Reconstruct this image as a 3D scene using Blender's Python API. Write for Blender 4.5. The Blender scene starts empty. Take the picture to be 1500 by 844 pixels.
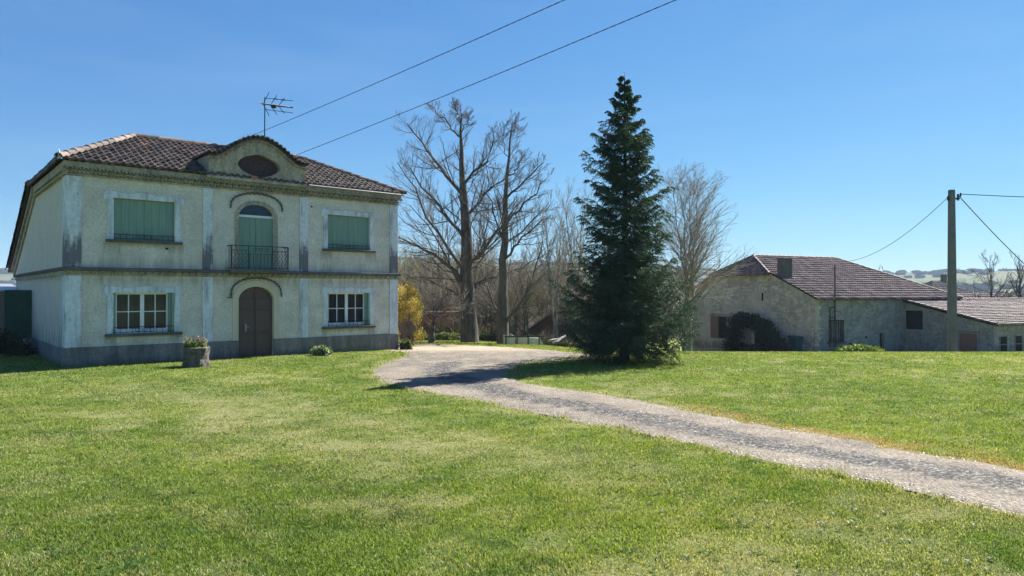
import bpy, bmesh, math, random
import numpy as np
from mathutils import Vector, Matrix
from mathutils.geometry import delaunay_2d_cdt
R = math.radians
SC = bpy.context.scene
COL = SC.collection
rng = np.random.default_rng(7)
random.seed(7)
# ------------------------------------------------------------------ camera, sky, sun, exposure
F = 1030.0; CZ = 2.15; HY = 429.0
cam = bpy.data.objects.new('camera', bpy.data.cameras.new('camera'))
COL.objects.link(cam); SC.camera = cam
cam.location = (0, 0, CZ); cam.rotation_euler = (R(90.39), 0, 0)
cam.data.sensor_width = 36; cam.data.lens = F / 1500 * 36; cam.data.clip_end = 9000
AZ, EL = 46.0, 44.0
w = bpy.data.worlds.new('World'); SC.world = w; w.use_nodes = True
nt = w.node_tree
sky = nt.nodes.new('ShaderNodeTexSky'); sky.sky_type = 'NISHITA'; sky.sun_disc = False
sky.sun_elevation = R(EL); sky.sun_rotation = R(AZ)
sky.air_density = 1.0; sky.dust_density = 0.1; sky.ozone_density = 1.6; sky.altitude = 100
bg = nt.nodes['Background']; bg.inputs[1].default_value = 0.066
sp = nt.nodes.new('ShaderNodeSeparateColor'); cb = nt.nodes.new('ShaderNodeCombineColor'); nt.links.new(sky.outputs[0], sp.inputs[0]); nt.links.new(cb.outputs[0], bg.inputs[0])
for i_, (k_, g_) in enumerate([(.25, .97), (.445, .82), (.67, .56)]):     # tone curve of the sky, per channel
    m1 = nt.nodes.new('ShaderNodeMath'); m1.operation = 'MULTIPLY'; m1.inputs[1].default_value = .2; nt.links.new(sp.outputs[i_], m1.inputs[0])
    m2 = nt.nodes.new('ShaderNodeMath'); m2.operation = 'POWER'; m2.inputs[1].default_value = g_; nt.links.new(m1.outputs[0], m2.inputs[0])
    m3 = nt.nodes.new('ShaderNodeMath'); m3.operation = 'MULTIPLY'; m3.inputs[1].default_value = k_ / .2; nt.links.new(m2.outputs[0], m3.inputs[0]); nt.links.new(m3.outputs[0], cb.inputs[i_])
tcw = nt.nodes.new('ShaderNodeTexCoord'); mpw = nt.nodes.new('ShaderNodeMapping'); mpw.inputs['Scale'].default_value = (2.2, 2.2, 13); mpw.inputs['Rotation'].default_value = (0, R(7), 0); nzw = nt.nodes.new('ShaderNodeTexNoise'); nzw.inputs['Scale'].default_value = 1.6; nzw.inputs['Detail'].default_value = 5; nzw.inputs['Roughness'].default_value = .5
nt.links.new(tcw.outputs['Generated'], mpw.inputs[0]); nt.links.new(mpw.outputs[0], nzw.inputs['Vector']); crw = nt.nodes.new('ShaderNodeValToRGB'); crw.color_ramp.elements[0].position = .48; crw.color_ramp.elements[1].position = .9; crw.color_ramp.elements[1].color = (.1, .1, .1, 1); nt.links.new(nzw.outputs['Fac'], crw.inputs[0])
cmx = nt.nodes.new('ShaderNodeMix'); cmx.data_type = 'RGBA'; cmx.inputs[7].default_value = (3.2, 4.2, 5.2, 1); nt.links.new(crw.outputs[0], cmx.inputs[0]); nt.links.new(cb.outputs[0], cmx.inputs[6]); nt.links.new(cmx.outputs[2], bg.inputs[0])
sd = bpy.data.lights.new('sun', 'SUN'); sd.energy = 4.9; sd.angle = R(0.55); sd.color = (1, .95, .86)
sun = bpy.data.objects.new('sun', sd); COL.objects.link(sun)
sv = Vector((math.sin(R(AZ)) * math.cos(R(EL)), math.cos(R(AZ)) * math.cos(R(EL)), math.sin(R(EL))))
sun.rotation_euler = sv.to_track_quat('Z', 'Y').to_euler()
vs = SC.view_settings
vs.view_transform = 'Standard'; vs.look = 'None'; vs.exposure = 1.65; vs.gamma = 1; vs.use_curve_mapping = False
SC.render.engine = 'CYCLES'
SC.cycles.max_bounces = 6; SC.cycles.transparent_max_bounces = 8; SC.cycles.volume_bounces = 0

# ------------------------------------------------------------------ helpers
def smooth(a, b, x):
    t = np.clip((np.asarray(x, float) - a) / (b - a), 0, 1); return t * t * (3 - 2 * t)
_tab = rng.random((256, 256))
def vnoise(x, y, s=1.0, seed=0):
    x = np.asarray(x, float) / s + seed * 17.3 + 1000; y = np.asarray(y, float) / s + seed * 9.1 + 1000
    xi = np.floor(x).astype(int); yi = np.floor(y).astype(int); fx = x - xi; fy = y - yi
    fx = fx * fx * (3 - 2 * fx); fy = fy * fy * (3 - 2 * fy)
    g = lambda i, j: _tab[i % 256, j % 256]
    return (g(xi, yi) * (1 - fx) + g(xi + 1, yi) * fx) * (1 - fy) + (g(xi, yi + 1) * (1 - fx) + g(xi + 1, yi + 1) * fx) * fy
def fbm(x, y, s, seed=0, o=4):
    v = 0; a = .5; t = 0
    for k in range(o):
        v = v + a * vnoise(x, y, s / 2 ** k, seed + k * 3); t += a; a *= .55
    return v / t
def ridge_h(az):   # skyline elevation (metres at 1600 m) by azimuth in degrees
    px = np.array([-180, -45, -36, -28, -9, 0, 5, 12, 20, 30, 36, 45, 180]); e = np.array([25, 27, 26, 30, 48, 46, 38, 33, 28, 27, 25, 26, 20.])
    return 2.15 + np.interp(az, px, e) / 1030 * 1600
def G(x, y):
    x = np.asarray(x, float); y = np.asarray(y, float)
    near = .5 * (1 - smooth(1, 13, y))
    sl = .035 + (.0885 - .035) * smooth(-4, 9, x)
    yy = np.minimum(y, 62)
    t = np.maximum(0, yy - 24); ramp = np.where(t < 3, t * t / 6, t - 1.5)
    z = near - sl * ramp + .05 * (vnoise(x, y, 6, 3) - .5) * smooth(3, 8, y)
    r = np.hypot(x, y); az = np.degrees(np.arctan2(x, y))
    rh = ridge_h(az)
    nz = fbm(x, y, 420, 5)
    far = np.interp(r, [0, 75, 130, 420, 700, 1100, 1600, 2600], [-1.5, -2.5, -7, -13, -9, 8, 0, 0])
    m = smooth(1000, 1600, r)
    far = far * (1 - m) + m * rh * (.93 + .14 * fbm(x, y, 300, 8)) - smooth(1700, 2600, r) * 30 + (nz - .5) * 22 * smooth(250, 900, r) * (1 - .6 * m)
    k = smooth(66, 110, r)
    return z * (1 - k) + far * k
def gz(x, y): return float(G(x, y))
def at(px, py, Y): return Vector(((px - 750) / F * Y, Y, CZ - (py - HY) / F * Y))
def onground(px, py):
    u = (px - 750) / F; v = (py - HY) / F; Y = 2.0
    while Y < 120:
        if CZ - v * Y <= gz(u * Y, Y): return (u * Y, Y)
        Y += .05
    return (u * 120, 120)
def tag(o, label=None, cat=None, group=None, kind=None):
    if label: o['label'] = label
    if cat: o['category'] = cat
    if group: o['group'] = group
    if kind: o['kind'] = kind
    return o
def thing(name, label, cat, loc=(0, 0, 0), rz=0, group=None):
    o = bpy.data.objects.new(name, None); COL.objects.link(o); o.location = loc; o.rotation_euler = (0, 0, rz)
    o.empty_display_size = .2
    return tag(o, label, cat, group)
def link_mesh(name, verts, faces, m, parent=None, smooth_=False, col=None, colpt=False):
    me = bpy.data.meshes.new(name)
    if isinstance(faces, np.ndarray) and isinstance(verts, np.ndarray):
        nv = len(verts); nf, k = faces.shape
        me.vertices.add(nv); me.vertices.foreach_set('co', verts.astype(np.float32).ravel())
        me.loops.add(nf * k); me.loops.foreach_set('vertex_index', faces.astype(np.int32).ravel())
        me.polygons.add(nf); me.polygons.foreach_set('loop_start', np.arange(0, nf * k, k, dtype=np.int32))
        me.polygons.foreach_set('loop_total', np.full(nf, k, dtype=np.int32))
        me.update(calc_edges=True)
    else:
        me.from_pydata([tuple(v) for v in verts], [], [tuple(f) for f in faces]); me.update()
    if smooth_: me.polygons.foreach_set('use_smooth', np.ones(len(me.polygons), dtype=bool))
    if col is not None:
        dom = 'POINT' if colpt else 'FACE'
        a = me.attributes.new('col', 'FLOAT_COLOR', dom)
        c = np.ones((len(col), 4), np.float32); c[:, :3] = col
        a.data.foreach_set('color', c.ravel())
    me.materials.append(m)
    o = bpy.data.objects.new(name, me); COL.objects.link(o)
    if parent is not None: o.parent = parent
    return o
class MB:
    def __init__(s): s.v = []; s.f = []; s.c = []
    def add(s, v, f, col=None):
        n = len(s.v); s.v += [tuple(p) for p in v]; s.f += [tuple(i + n for i in q) for q in f]; s.c += [col or (1, 1, 1)] * len(f); return s
    def box(s, x0, x1, y0, y1, z0, z1, bev=0, M=None, col=None):
        if bev <= 0:
            v = [(x0, y0, z0), (x1, y0, z0), (x1, y1, z0), (x0, y1, z0), (x0, y0, z1), (x1, y0, z1), (x1, y1, z1), (x0, y1, z1)]
            f = [(0, 3, 2, 1), (4, 5, 6, 7), (0, 1, 5, 4), (1, 2, 6, 5), (2, 3, 7, 6), (3, 0, 4, 7)]
        else:
            bm = bmesh.new(); bmesh.ops.create_cube(bm, size=1)
            for q in bm.verts:
                q.co = Vector(((x0 + x1) / 2 + q.co.x * (x1 - x0), (y0 + y1) / 2 + q.co.y * (y1 - y0), (z0 + z1) / 2 + q.co.z * (z1 - z0)))
            bmesh.ops.bevel(bm, geom=bm.edges[:], offset=bev, segments=1, affect='EDGES')
            bm.verts.index_update(); v = [q.co.copy() for q in bm.verts]; f = [[q.index for q in g.verts] for g in bm.faces]; bm.free()
        if M is not None: v = [M @ Vector(p) for p in v]
        return s.add(v, f, col)
    def prism(s, poly, y0, y1):      # poly in (x, z), extruded along y
        n = len(poly); v = [(p[0], y0, p[1]) for p in poly] + [(p[0], y1, p[1]) for p in poly]
        f = [tuple(range(n)), tuple(range(2 * n - 1, n - 1, -1))] + [(i, i + n, (i + 1) % n + n, (i + 1) % n) for i in range(n)]
        return s.add(v, f)
    def tube(s, pts, rad, sides=8, cap=True):
        pts = [Vector(p) for p in pts]; n = len(pts); rr = rad if hasattr(rad, '__len__') else [rad] * n
        v = []
        up = None
        for i, p in enumerate(pts):
            t = (pts[min(i + 1, n - 1)] - pts[max(i - 1, 0)]).normalized()
            if up is None: up = Vector((0, 0, 1)) if abs(t.z) < .9 else Vector((1, 0, 0))
            a = t.cross(up).normalized(); b = t.cross(a).normalized(); up = -b if False else up
            for k in range(sides):
                th = 2 * math.pi * k / sides; v.append(p + (a * math.cos(th) + b * math.sin(th)) * rr[i])
        f = [(i * sides + k, i * sides + (k + 1) % sides, (i + 1) * sides + (k + 1) % sides, (i + 1) * sides + k) for i in range(n - 1) for k in range(sides)]
        if cap: f += [tuple(range(sides)), tuple(range((n - 1) * sides, n * sides))]
        return s.add(v, f)
    def lathe(s, prof, seg=24, c=(0, 0)):
        v = [(c[0] + r * math.cos(2 * math.pi * k / seg), c[1] + r * math.sin(2 * math.pi * k / seg), z) for r, z in prof for k in range(seg)]
        f = [(i * seg + k, i * seg + (k + 1) % seg, (i + 1) * seg + (k + 1) % seg, (i + 1) * seg + k) for i in range(len(prof) - 1) for k in range(seg)]
        return s.add(v, f)
    def halfround(s, p0, axis, length, r, upv, seg=5, th=.02):   # a canal tile, open below
        a = Vector(axis).normalized(); u = Vector(upv).normalized(); b = a.cross(u).normalized(); p0 = Vector(p0); v = []
        for e in (0, 1):
            for rr in (r, r - th):
                for k in range(seg + 1):
                    g = math.pi * k / seg; v.append(p0 + a * length * e + b * math.cos(g) * rr + u * math.sin(g) * rr)
        n = seg + 1; f = []
        for k in range(seg):
            f += [(k, k + 1, 2 * n + k + 1, 2 * n + k), (n + k, 3 * n + k, 3 * n + k + 1, n + k + 1), (k, n + k, n + k + 1, k + 1), (2 * n + k, 2 * n + k + 1, 3 * n + k + 1, 3 * n + k)]
        c = random.random(); return s.add(v, f, (c, c, c))
    def build(s, name, m, parent=None, smooth_=False, recalc=True, col=False):
        o = link_mesh(name, s.v, s.f, m, parent, smooth_, np.array(s.c) if col else None)
        if recalc:
            bm = bmesh.new(); bm.from_mesh(o.data); bmesh.ops.recalc_face_normals(bm, faces=bm.faces[:]); bm.to_mesh(o.data); bm.free()
        return o
def copy_tree(o, parent=None):
    c = o.copy(); COL.objects.link(c)
    if parent is not None: c.parent = parent
    for ch in o.children: copy_tree(ch, c)
    return c

# ------------------------------------------------------------------ materials
def N(nt, t, **kw):
    n = nt.nodes.new(t)
    for k, v in kw.items():
        if k.startswith('i_'): n.inputs[k[2:].replace('_', ' ')].default_value = v
        else: setattr(n, k, v)
    return n
def ramp_node(nt, stops, interp='LINEAR'):
    n = nt.nodes.new('ShaderNodeValToRGB'); cr = n.color_ramp; cr.interpolation = interp
    while len(cr.elements) < len(stops): cr.elements.new(.5)
    for e, (p, c) in zip(cr.elements, stops):
        e.position = p; e.color = (*c, 1) if len(c) == 3 else c
    return n
def mixc(nt, fac, a, b, mode='MIX'):
    n = nt.nodes.new('ShaderNodeMix'); n.data_type = 'RGBA'; n.blend_type = mode
    for s, val in ((n.inputs[0], fac), (n.inputs[6], a), (n.inputs[7], b)):
        if isinstance(val, bpy.types.NodeSocket): nt.links.new(val, s)
        else: s.default_value = val if not isinstance(val, tuple) else (*val, 1)
    return n.outputs[2]
def mth(nt, op, a, b=0.0, clamp=False):
    n = nt.nodes.new('ShaderNodeMath'); n.operation = op; n.use_clamp = clamp
    for s, val in ((n.inputs[0], a), (n.inputs[1], b)):
        if isinstance(val, bpy.types.NodeSocket): nt.links.new(val, s)
        else: s.default_value = val
    return n.outputs[0]
def noise(nt, vec, scale, detail=6, rough=.6, dist=0):
    n = N(nt, 'ShaderNodeTexNoise'); n.inputs['Scale'].default_value = scale; n.inputs['Detail'].default_value = detail
    n.inputs['Roughness'].default_value = rough; n.inputs['Distortion'].default_value = dist
    nt.links.new(vec, n.inputs['Vector']); return n.outputs['Fac']
def base(name, rough=.8, spec=.3):
    m = bpy.data.materials.new(name); m.use_nodes = True; nt = m.node_tree; b = nt.nodes['Principled BSDF']
    b.inputs['Roughness'].default_value = rough; b.inputs['Specular IOR Level'].default_value = spec
    tc = nt.nodes.new('ShaderNodeTexCoord'); return m, nt, b, tc.outputs['Object']
def stretch(nt, vec, s):
    n = nt.nodes.new('ShaderNodeMapping'); n.inputs['Scale'].default_value = s; nt.links.new(vec, n.inputs['Vector']); return n.outputs[0]
def bump(nt, b, h, strength=.5, dist=.02):
    n = nt.nodes.new('ShaderNodeBump'); n.inputs['Strength'].default_value = strength; n.inputs['Distance'].default_value = dist
    nt.links.new(h, n.inputs['Height']); nt.links.new(n.outputs[0], b.inputs['Normal'])
def simple(name, c1, c2, scale=6, rough=.7, bmp=.3, bscale=40, spec=.3, st=(1, 1, 1), bdist=.01, metal=0):
    m, nt, b, v = base(name, rough, spec)
    v = stretch(nt, v, st); f = noise(nt, v, scale); r = ramp_node(nt, [(.3, c1), (.7, c2)]); nt.links.new(f, r.inputs[0])
    nt.links.new(r.outputs[0], b.inputs['Base Color']); bump(nt, b, noise(nt, v, bscale), bmp, bdist); b.inputs['Metallic'].default_value = metal
    return m
def plaster(name, c1, c2, grime, gcol=(.09, .085, .075), bscale=38, bstr=.9, bdist=.03, cells=True, streak=.5, gz0=None, stone=False, grain=15, gl=.55, drips=()):
    """render with streaky dirt; gz0 = list of (z, half height) of dirty levels in object space"""
    m, nt, b, v = base(name, .92, .15)
    r = ramp_node(nt, [(.3, c1), (.7, c2)]); nt.links.new(noise(nt, v, 1.3, 8, .65), r.inputs[0]); col = r.outputs[0]
    fine = noise(nt, v, grain, 4, .7); fr = ramp_node(nt, [(.35, (gl, gl, gl)), (.62, (1.1, 1.1, 1.1))]); nt.links.new(fine, fr.inputs[0])
    col = mixc(nt, .8, col, fr.outputs[0], 'MULTIPLY')
    sep = nt.nodes.new('ShaderNodeSeparateXYZ'); nt.links.new(v, sep.inputs[0])
    vst = stretch(nt, v, (2.2, 2.2, .35)); s = noise(nt, vst, 2.4, 8, .7); big = noise(nt, v, .55, 4, .5)
    g = mth(nt, 'MULTIPLY', mth(nt, 'SUBTRACT', s, 1 - grime - .12 + .0), 5, True)
    g = mth(nt, 'MULTIPLY', g, mth(nt, 'MULTIPLY', big, 1.3, True))
    if gz0:
        for z, h, k in gz0:
            d = mth(nt, 'ABSOLUTE', mth(nt, 'SUBTRACT', sep.outputs[2], z))
            d = mth(nt, 'SUBTRACT', 1.0, mth(nt, 'DIVIDE', d, h), True)
            d = mth(nt, 'MULTIPLY', mth(nt, 'SUBTRACT', mth(nt, 'ADD', mth(nt, 'MULTIPLY', d, .5 * k), mth(nt, 'MULTIPLY', mth(nt, 'ADD', s, mth(nt, 'MULTIPLY', mth(nt, 'SUBTRACT', fine, .5), .5)), 1.5)), .93), 3.0, True)
            g = mth(nt, 'MAXIMUM', g, mth(nt, 'MULTIPLY', d, .85))
    for x0, x1, zt_, ln_ in drips:      # run-off stains below sills and the balcony
        dx = mth(nt, 'SUBTRACT', 1.0, mth(nt, 'DIVIDE', mth(nt, 'ABSOLUTE', mth(nt, 'SUBTRACT', sep.outputs[0], (x0 + x1) / 2)), (x1 - x0) / 2), True); dx = mth(nt, 'MULTIPLY', dx, 6, True)
        dz = mth(nt, 'SUBTRACT', 1.0, mth(nt, 'DIVIDE', mth(nt, 'SUBTRACT', zt_, sep.outputs[2]), ln_), True); dz = mth(nt, 'MULTIPLY', dz, mth(nt, 'LESS_THAN', sep.outputs[2], zt_))
        q_ = mth(nt, 'MULTIPLY', mth(nt, 'SUBTRACT', mth(nt, 'ADD', mth(nt, 'MULTIPLY', dz, .55), s), .72), 3.5, True); g = mth(nt, 'MAXIMUM', g, mth(nt, 'MULTIPLY', mth(nt, 'MULTIPLY', q_, dx), .8))
    col = mixc(nt, mth(nt, 'MULTIPLY', g, streak * 1.6, True), col, gcol)
    h = noise(nt, v, bscale, 5, .75)
    if stone:
        vo = N(nt, 'ShaderNodeTexVoronoi'); vo.feature = 'DISTANCE_TO_EDGE'; vo.inputs['Scale'].default_value = 3.2
        nt.links.new(stretch(nt, v, (1, 1, 1.9)), vo.inputs['Vector'])
        vc = N(nt, 'ShaderNodeTexVoronoi'); vc.inputs['Scale'].default_value = 3.2; nt.links.new(stretch(nt, v, (1, 1, 1.9)), vc.inputs['Vector'])
        j = mth(nt, 'MULTIPLY', vo.outputs['Distance'], 9, True)
        jr = ramp_node(nt, [(0, (.55, .52, .48)), (.5, (1, 1, 1))]); nt.links.new(j, jr.inputs[0])
        hs = N(nt, 'ShaderNodeSeparateColor'); nt.links.new(vc.outputs['Color'], hs.inputs[0])
        sr = ramp_node(nt, [(0, (.65, .62, .6)), (1, (1.2, 1.15, 1.08))]); nt.links.new(hs.outputs[0], sr.inputs[0])
        msk = mth(nt, 'MULTIPLY', mth(nt, 'SUBTRACT', noise(nt, v, .5, 4), .36), 6, True)
        col = mixc(nt, mth(nt, 'MULTIPLY', msk, .8), col, mixc(nt, 1.0, mixc(nt, 1.0, col, jr.outputs[0], 'MULTIPLY'), sr.outputs[0], 'MULTIPLY'))
        h = mth(nt, 'ADD', mth(nt, 'MULTIPLY', h, .4), mth(nt, 'MULTIPLY', j, mth(nt, 'MULTIPLY', msk, .6)))
    nt.links.new(col, b.inputs['Base Color']); bump(nt, b, h, bstr, bdist); return m
def tilemat(name, dark, mid, light, moss=(.07, .075, .05)):
    m, nt, b, v = base(name, .68, .35)
    a = nt.nodes.new('ShaderNodeAttribute'); a.attribute_name = 'col'
    sp = N(nt, 'ShaderNodeSeparateColor'); nt.links.new(a.outputs['Color'], sp.inputs[0])
    r = ramp_node(nt, [(0, dark), (.5, mid), (.97, light)]); nt.links.new(sp.outputs[0], r.inputs[0])
    o = mth(nt, 'GREATER_THAN', sp.outputs[0], .9985)
    c = mixc(nt, o, r.outputs[0], (.5, .17, .09))
    n1 = noise(nt, v, 9, 6, .7); mk = mth(nt, 'MULTIPLY', mth(nt, 'SUBTRACT', n1, .5), 5, True)
    c = mixc(nt, mth(nt, 'MULTIPLY', mk, .65), c, moss)
    n2 = noise(nt, v, 40, 3, .7); mk2 = mth(nt, 'MULTIPLY', mth(nt, 'SUBTRACT', n2, .63), 8, True)
    c = mixc(nt, mth(nt, 'MULTIPLY', mk2, .5), c, (.32, .3, .27))
    nt.links.new(c, b.inputs['Base Color']); bump(nt, b, n2, .5, .01); return m
def foliage(name, trans=.35, mulc=(1, 1, 1), spec=.25):
    m = bpy.data.materials.new(name); m.use_nodes = True; nt = m.node_tree; nt.nodes.clear()
    out = nt.nodes.new('ShaderNodeOutputMaterial'); a = nt.nodes.new('ShaderNodeAttribute'); a.attribute_name = 'col'
    p = nt.nodes.new('ShaderNodeBsdfPrincipled'); p.inputs['Roughness'].default_value = .55; p.inputs['Specular IOR Level'].default_value = spec; p.inputs['Roughness'].default_value = .55 if spec else 1
    t = nt.nodes.new('ShaderNodeBsdfTranslucent'); mx = nt.nodes.new('ShaderNodeMixShader'); mx.inputs[0].default_value = trans
    c = mixc(nt, 1.0, a.outputs['Color'], mulc, 'MULTIPLY')
    tc = mixc(nt, 1.0, c, (1.25, 1.2, .6), 'MULTIPLY')
    nt.links.new(c, p.inputs['Base Color']); nt.links.new(tc, t.inputs['Color'])
    nt.links.new(p.outputs[0], mx.inputs[1]); nt.links.new(t.outputs[0], mx.inputs[2]); nt.links.new(mx.outputs[0], out.inputs[0]); return m
M = {}
M['render'] = plaster('sandy_render', (.54, .51, .44), (.8, .77, .69), .3, drips=[(-4.55, -4.2, .84, .6), (-2.75, -2.35, .84, .5), (2.35, 2.75, .84, .55), (4.15, 4.55, .84, .6), (-4.6, -4.1, 3.66, .7), (-2.8, -2.3, 3.66, .6), (2.3, 2.8, 3.66, .65), (4.1, 4.6, 3.66, .7), (-1.15, -.85, 2.8, .6), (.85, 1.2, 2.8, .8), (-4.4, -2.5, 3.66, .25), (2.5, 4.4, .84, .3)], streak=.32, gl=.74, gz0=[(2.55, .35, .7), (.25, .45, .7), (5.7, .3, .5), (3.0, .5, .75)])
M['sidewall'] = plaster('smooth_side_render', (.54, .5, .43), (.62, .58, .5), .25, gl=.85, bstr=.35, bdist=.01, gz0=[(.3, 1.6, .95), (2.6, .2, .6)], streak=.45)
M['plinth'] = plaster('plinth_cement', (.19, .185, .18), (.32, .3, .285), .5, bstr=.6, gl=.7, gz0=[(0, .42, 1.2)])
M['trim'] = plaster('pale_blue_white_paint', (.55, .62, .67), (.68, .73, .76), .42, grain=9, gl=.85, gcol=(.1, .1, .12), bscale=60, bstr=.25, bdist=.006, streak=.5)
M['pil_up'] = plaster('stained_pilaster_paint', (.54, .6, .65), (.68, .72, .73), .35, grain=9, gl=.8, gcol=(.075, .07, .085), bscale=50, bstr=.35, bdist=.008, streak=.62, gz0=[(3.2, 1.15, 1.35)])
M['cornice'] = plaster('cornice_render', (.4, .35, .27), (.52, .47, .37), .45, bstr=.5)
M['stringdark'] = plaster('mossy_string_course', (.1, .095, .085), (.2, .185, .16), .5, bstr=.8)
M['stone'] = plaster('old_limestone', (.48, .42, .345), (.64, .56, .47), .34, gl=.7, bstr=.8, stone=True, bdist=.03, gz0=[(-2.2, .8, 1.)])
M['stone2'] = plaster('grey_rubble_wall', (.3, .3, .29), (.44, .425, .4), .36, bstr=.8, stone=True, bdist=.03, gz0=[(-2.2, .7, .9)])
M['tile'] = tilemat('marseille_tiles', (.036, .027, .027), (.07, .049, .044), (.14, .095, .08))
M['tile2'] = tilemat('canal_tiles', (.12, .07, .066), (.23, .14, .128), (.38, .26, .22))
M['tile3'] = tilemat('shed_tiles', (.16, .115, .1), (.28, .2, .17), (.45, .36, .3))
M['ridge'] = tilemat('ridge_tiles', (.06, .045, .04), (.12, .08, .066), (.2, .145, .12))
M['green'] = simple('green_shutter_paint', (.15, .255, .205), (.2, .315, .25), 3, .5, .3, 30, st=(6, 6, .5))
M['greend'] = simple('dark_green_paint', (.018, .06, .04), (.03, .085, .055), 3, .6, .2, 30)
M['door'] = simple('brown_door_paint', (.08, .052, .046), (.115, .078, .066), 4, .45, .2, 30, st=(5, 5, .6))
M['redwood'] = simple('reddish_shutter_paint', (.17, .09, .07), (.24, .13, .1), 4, .6, .3, 30, st=(5, 5, .6))
M['white'] = simple('white_frame_paint', (.62, .66, .68), (.78, .8, .8), 5, .45, .1, 30)
M['iron'] = simple('black_iron', (.018, .018, .02), (.05, .045, .045), 20, .5, .2, 60, metal=.3)
M['zinc'] = simple('zinc', (.3, .31, .33), (.5, .5, .52), 8, .4, .2, 30, metal=.6)
M['concrete'] = simple('pole_concrete', (.12, .115, .115), (.2, .19, .18), 3, .85, .5, 30, st=(1, 1, .4))
M['rock'] = simple('planter_stone', (.045, .042, .038), (.17, .155, .135), 9, .95, 1, 25, bdist=.03)
M['oculus'] = simple('dark_brick_infill', (.045, .03, .035), (.09, .06, .06), 12, .9, .5)
M['bark'] = simple('grey_brown_bark', (.035, .032, .03), (.11, .1, .09), 7, .95, .9, 18, st=(1, 1, .3), bdist=.03)
M['bark2'] = simple('pale_bark', (.16, .14, .12), (.34, .31, .27), 5, .9, .7, 18, st=(1, 1, .3))
M['twig3'] = simple('budding_twigs', (.2, .18, .1), (.38, .33, .2), 2, .85, 0, 10)
M['twig'] = simple('twig_bark', (.075, .065, .06), (.18, .155, .14), 3, .85, 0, 10)
M['twig2'] = simple('pale_twigs', (.19, .165, .13), (.34, .3, .24), 3, .85, 0, 10)
M['sprucebark'] = simple('spruce_bark', (.04, .03, .025), (.1, .075, .06), 8, .95, .8, 20)
M['leaf'] = foliage('leaf', .3)
M['needle'] = foliage('needle', .17)
M['grass'] = foliage('grass_blade', .42)
M['dark'] = simple('dark_interior', (.008, .008, .009), (.02, .02, .02), 3, .9, 0)
M['curtain'] = simple('grey_curtain', (.17, .15, .14), (.25, .225, .21), 3, .9, .4, 12, st=(6, 6, .3))
M['cable'] = simple('cable_rubber', (.02, .02, .022), (.04, .04, .045), 9, .5, .1)
M['cream'] = simple('cream_render', (.52, .46, .35), (.6, .54, .42), 2, .9, .3)
M['wood'] = simple('grey_boards', (.16, .13, .11), (.28, .24, .2), 4, .8, .4, 30, st=(6, 1, 1))
M['glasstile'] = simple('glass_tile', (.7, .75, .8), (.8, .85, .9), 4, .15, 0, spec=.8)
def glassmat():
    m = bpy.data.materials.new('window_glass'); m.use_nodes = True; nt = m.node_tree; nt.nodes.clear()
    o = nt.nodes.new('ShaderNodeOutputMaterial'); t = nt.nodes.new('ShaderNodeBsdfTransparent'); t.inputs[0].default_value = (.62, .64, .66, 1)
    g = nt.nodes.new('ShaderNodeBsdfGlossy'); g.inputs['Roughness'].default_value = .03; f = nt.nodes.new('ShaderNodeFresnel'); f.inputs[0].default_value = 1.5
    mx = nt.nodes.new('ShaderNodeMixShader'); nt.links.new(mth(nt, 'MULTIPLY', f.outputs[0], .8), mx.inputs[0])
    nt.links.new(t.outputs[0], mx.inputs[1]); nt.links.new(g.outputs[0], mx.inputs[2]); nt.links.new(mx.outputs[0], o.inputs[0]); return m
M['glass'] = glassmat()

# ------------------------------------------------------------------ drive outline (ground positions)
near_edge = [(1640, 790), (1500, 757), (1400, 738), (1300, 712), (1200, 692), (1100, 673), (1000, 649), (900, 628), (820, 613), (740, 598), (690, 585), (640, 577), (595, 570), (562, 561), (547, 550), (550, 540), (565, 532), (592, 524), (588, 516)]
far_edge = [(586, 504), (640, 505), (700, 507), (760, 510), (810, 514), (850, 518), (900, 521), (935, 522.5), (890, 525), (850, 525), (800, 529), (765, 534), (745, 542), (742, 550), (760, 559), (800, 566), (840, 572), (880, 576), (930, 586), (1000, 600), (1100, 620), (1200, 636), (1300, 656), (1400, 672), (1500, 690), (1640, 712)]
drv = [onground(*p) for p in near_edge] + [(-9.2, 31.5)] + [onground(*p) for p in far_edge]
def densify(P, step=.35, jit=.05, close=True):
    out = []; n = len(P)
    P = [Vector((a[0], a[1])) for a in P]
    for i in range(n if close else n - 1):
        a, b = P[i], P[(i + 1) % n]; p0 = P[i - 1]; p3 = P[(i + 2) % n]; L = (b - a).length; k = max(1, min(int(L / step), 60))
        for j in range(k):
            t = j / k; q = a.lerp(b, t)
            c = .5 * ((2 * a) + (b - p0) * t + (2 * p0 - 5 * a + 4 * b - p3) * t * t + (3 * a - p0 - 3 * b + p3) * t ** 3)
            if (a - p0).length < 6 * L and (p3 - b).length < 6 * L and L < 12: q = q * .35 + c * .65
            jj = jit * (1 if q.y > 8 else .6)
            out.append((q.x + random.uniform(-jj, jj), q.y + random.uniform(-jj, jj)))
    return out
DP = np.array(densify(drv))
def in_poly(x, y, P):
    x = np.asarray(x); ins = np.zeros(x.shape, bool); n = len(P); j = n - 1
    for i in range(n):
        xi, yi = P[i]; xj, yj = P[j]
        c = ((yi > y) != (yj > y)) & (x < (xj - xi) * (y - yi) / (yj - yi + 1e-12) + xi)
        ins ^= c; j = i
    return ins
_cdx0, _cdy0, _cds = -20., 0., .2
_gx = np.arange(_cdx0, 40, _cds); _gy = np.arange(_cdy0, 60, _cds)
def _mk():
    X, Y = np.meshgrid(_gx, _gy, indexing='ij'); ins = in_poly(X, Y, DP)
    d = np.full(X.shape, 99.)
    for a in DP[::2]: d = np.minimum(d, (X - a[0]) ** 2 + (Y - a[1]) ** 2)
    d = np.sqrt(d); return np.where(ins, -d, d)
_SD = _mk()
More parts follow.
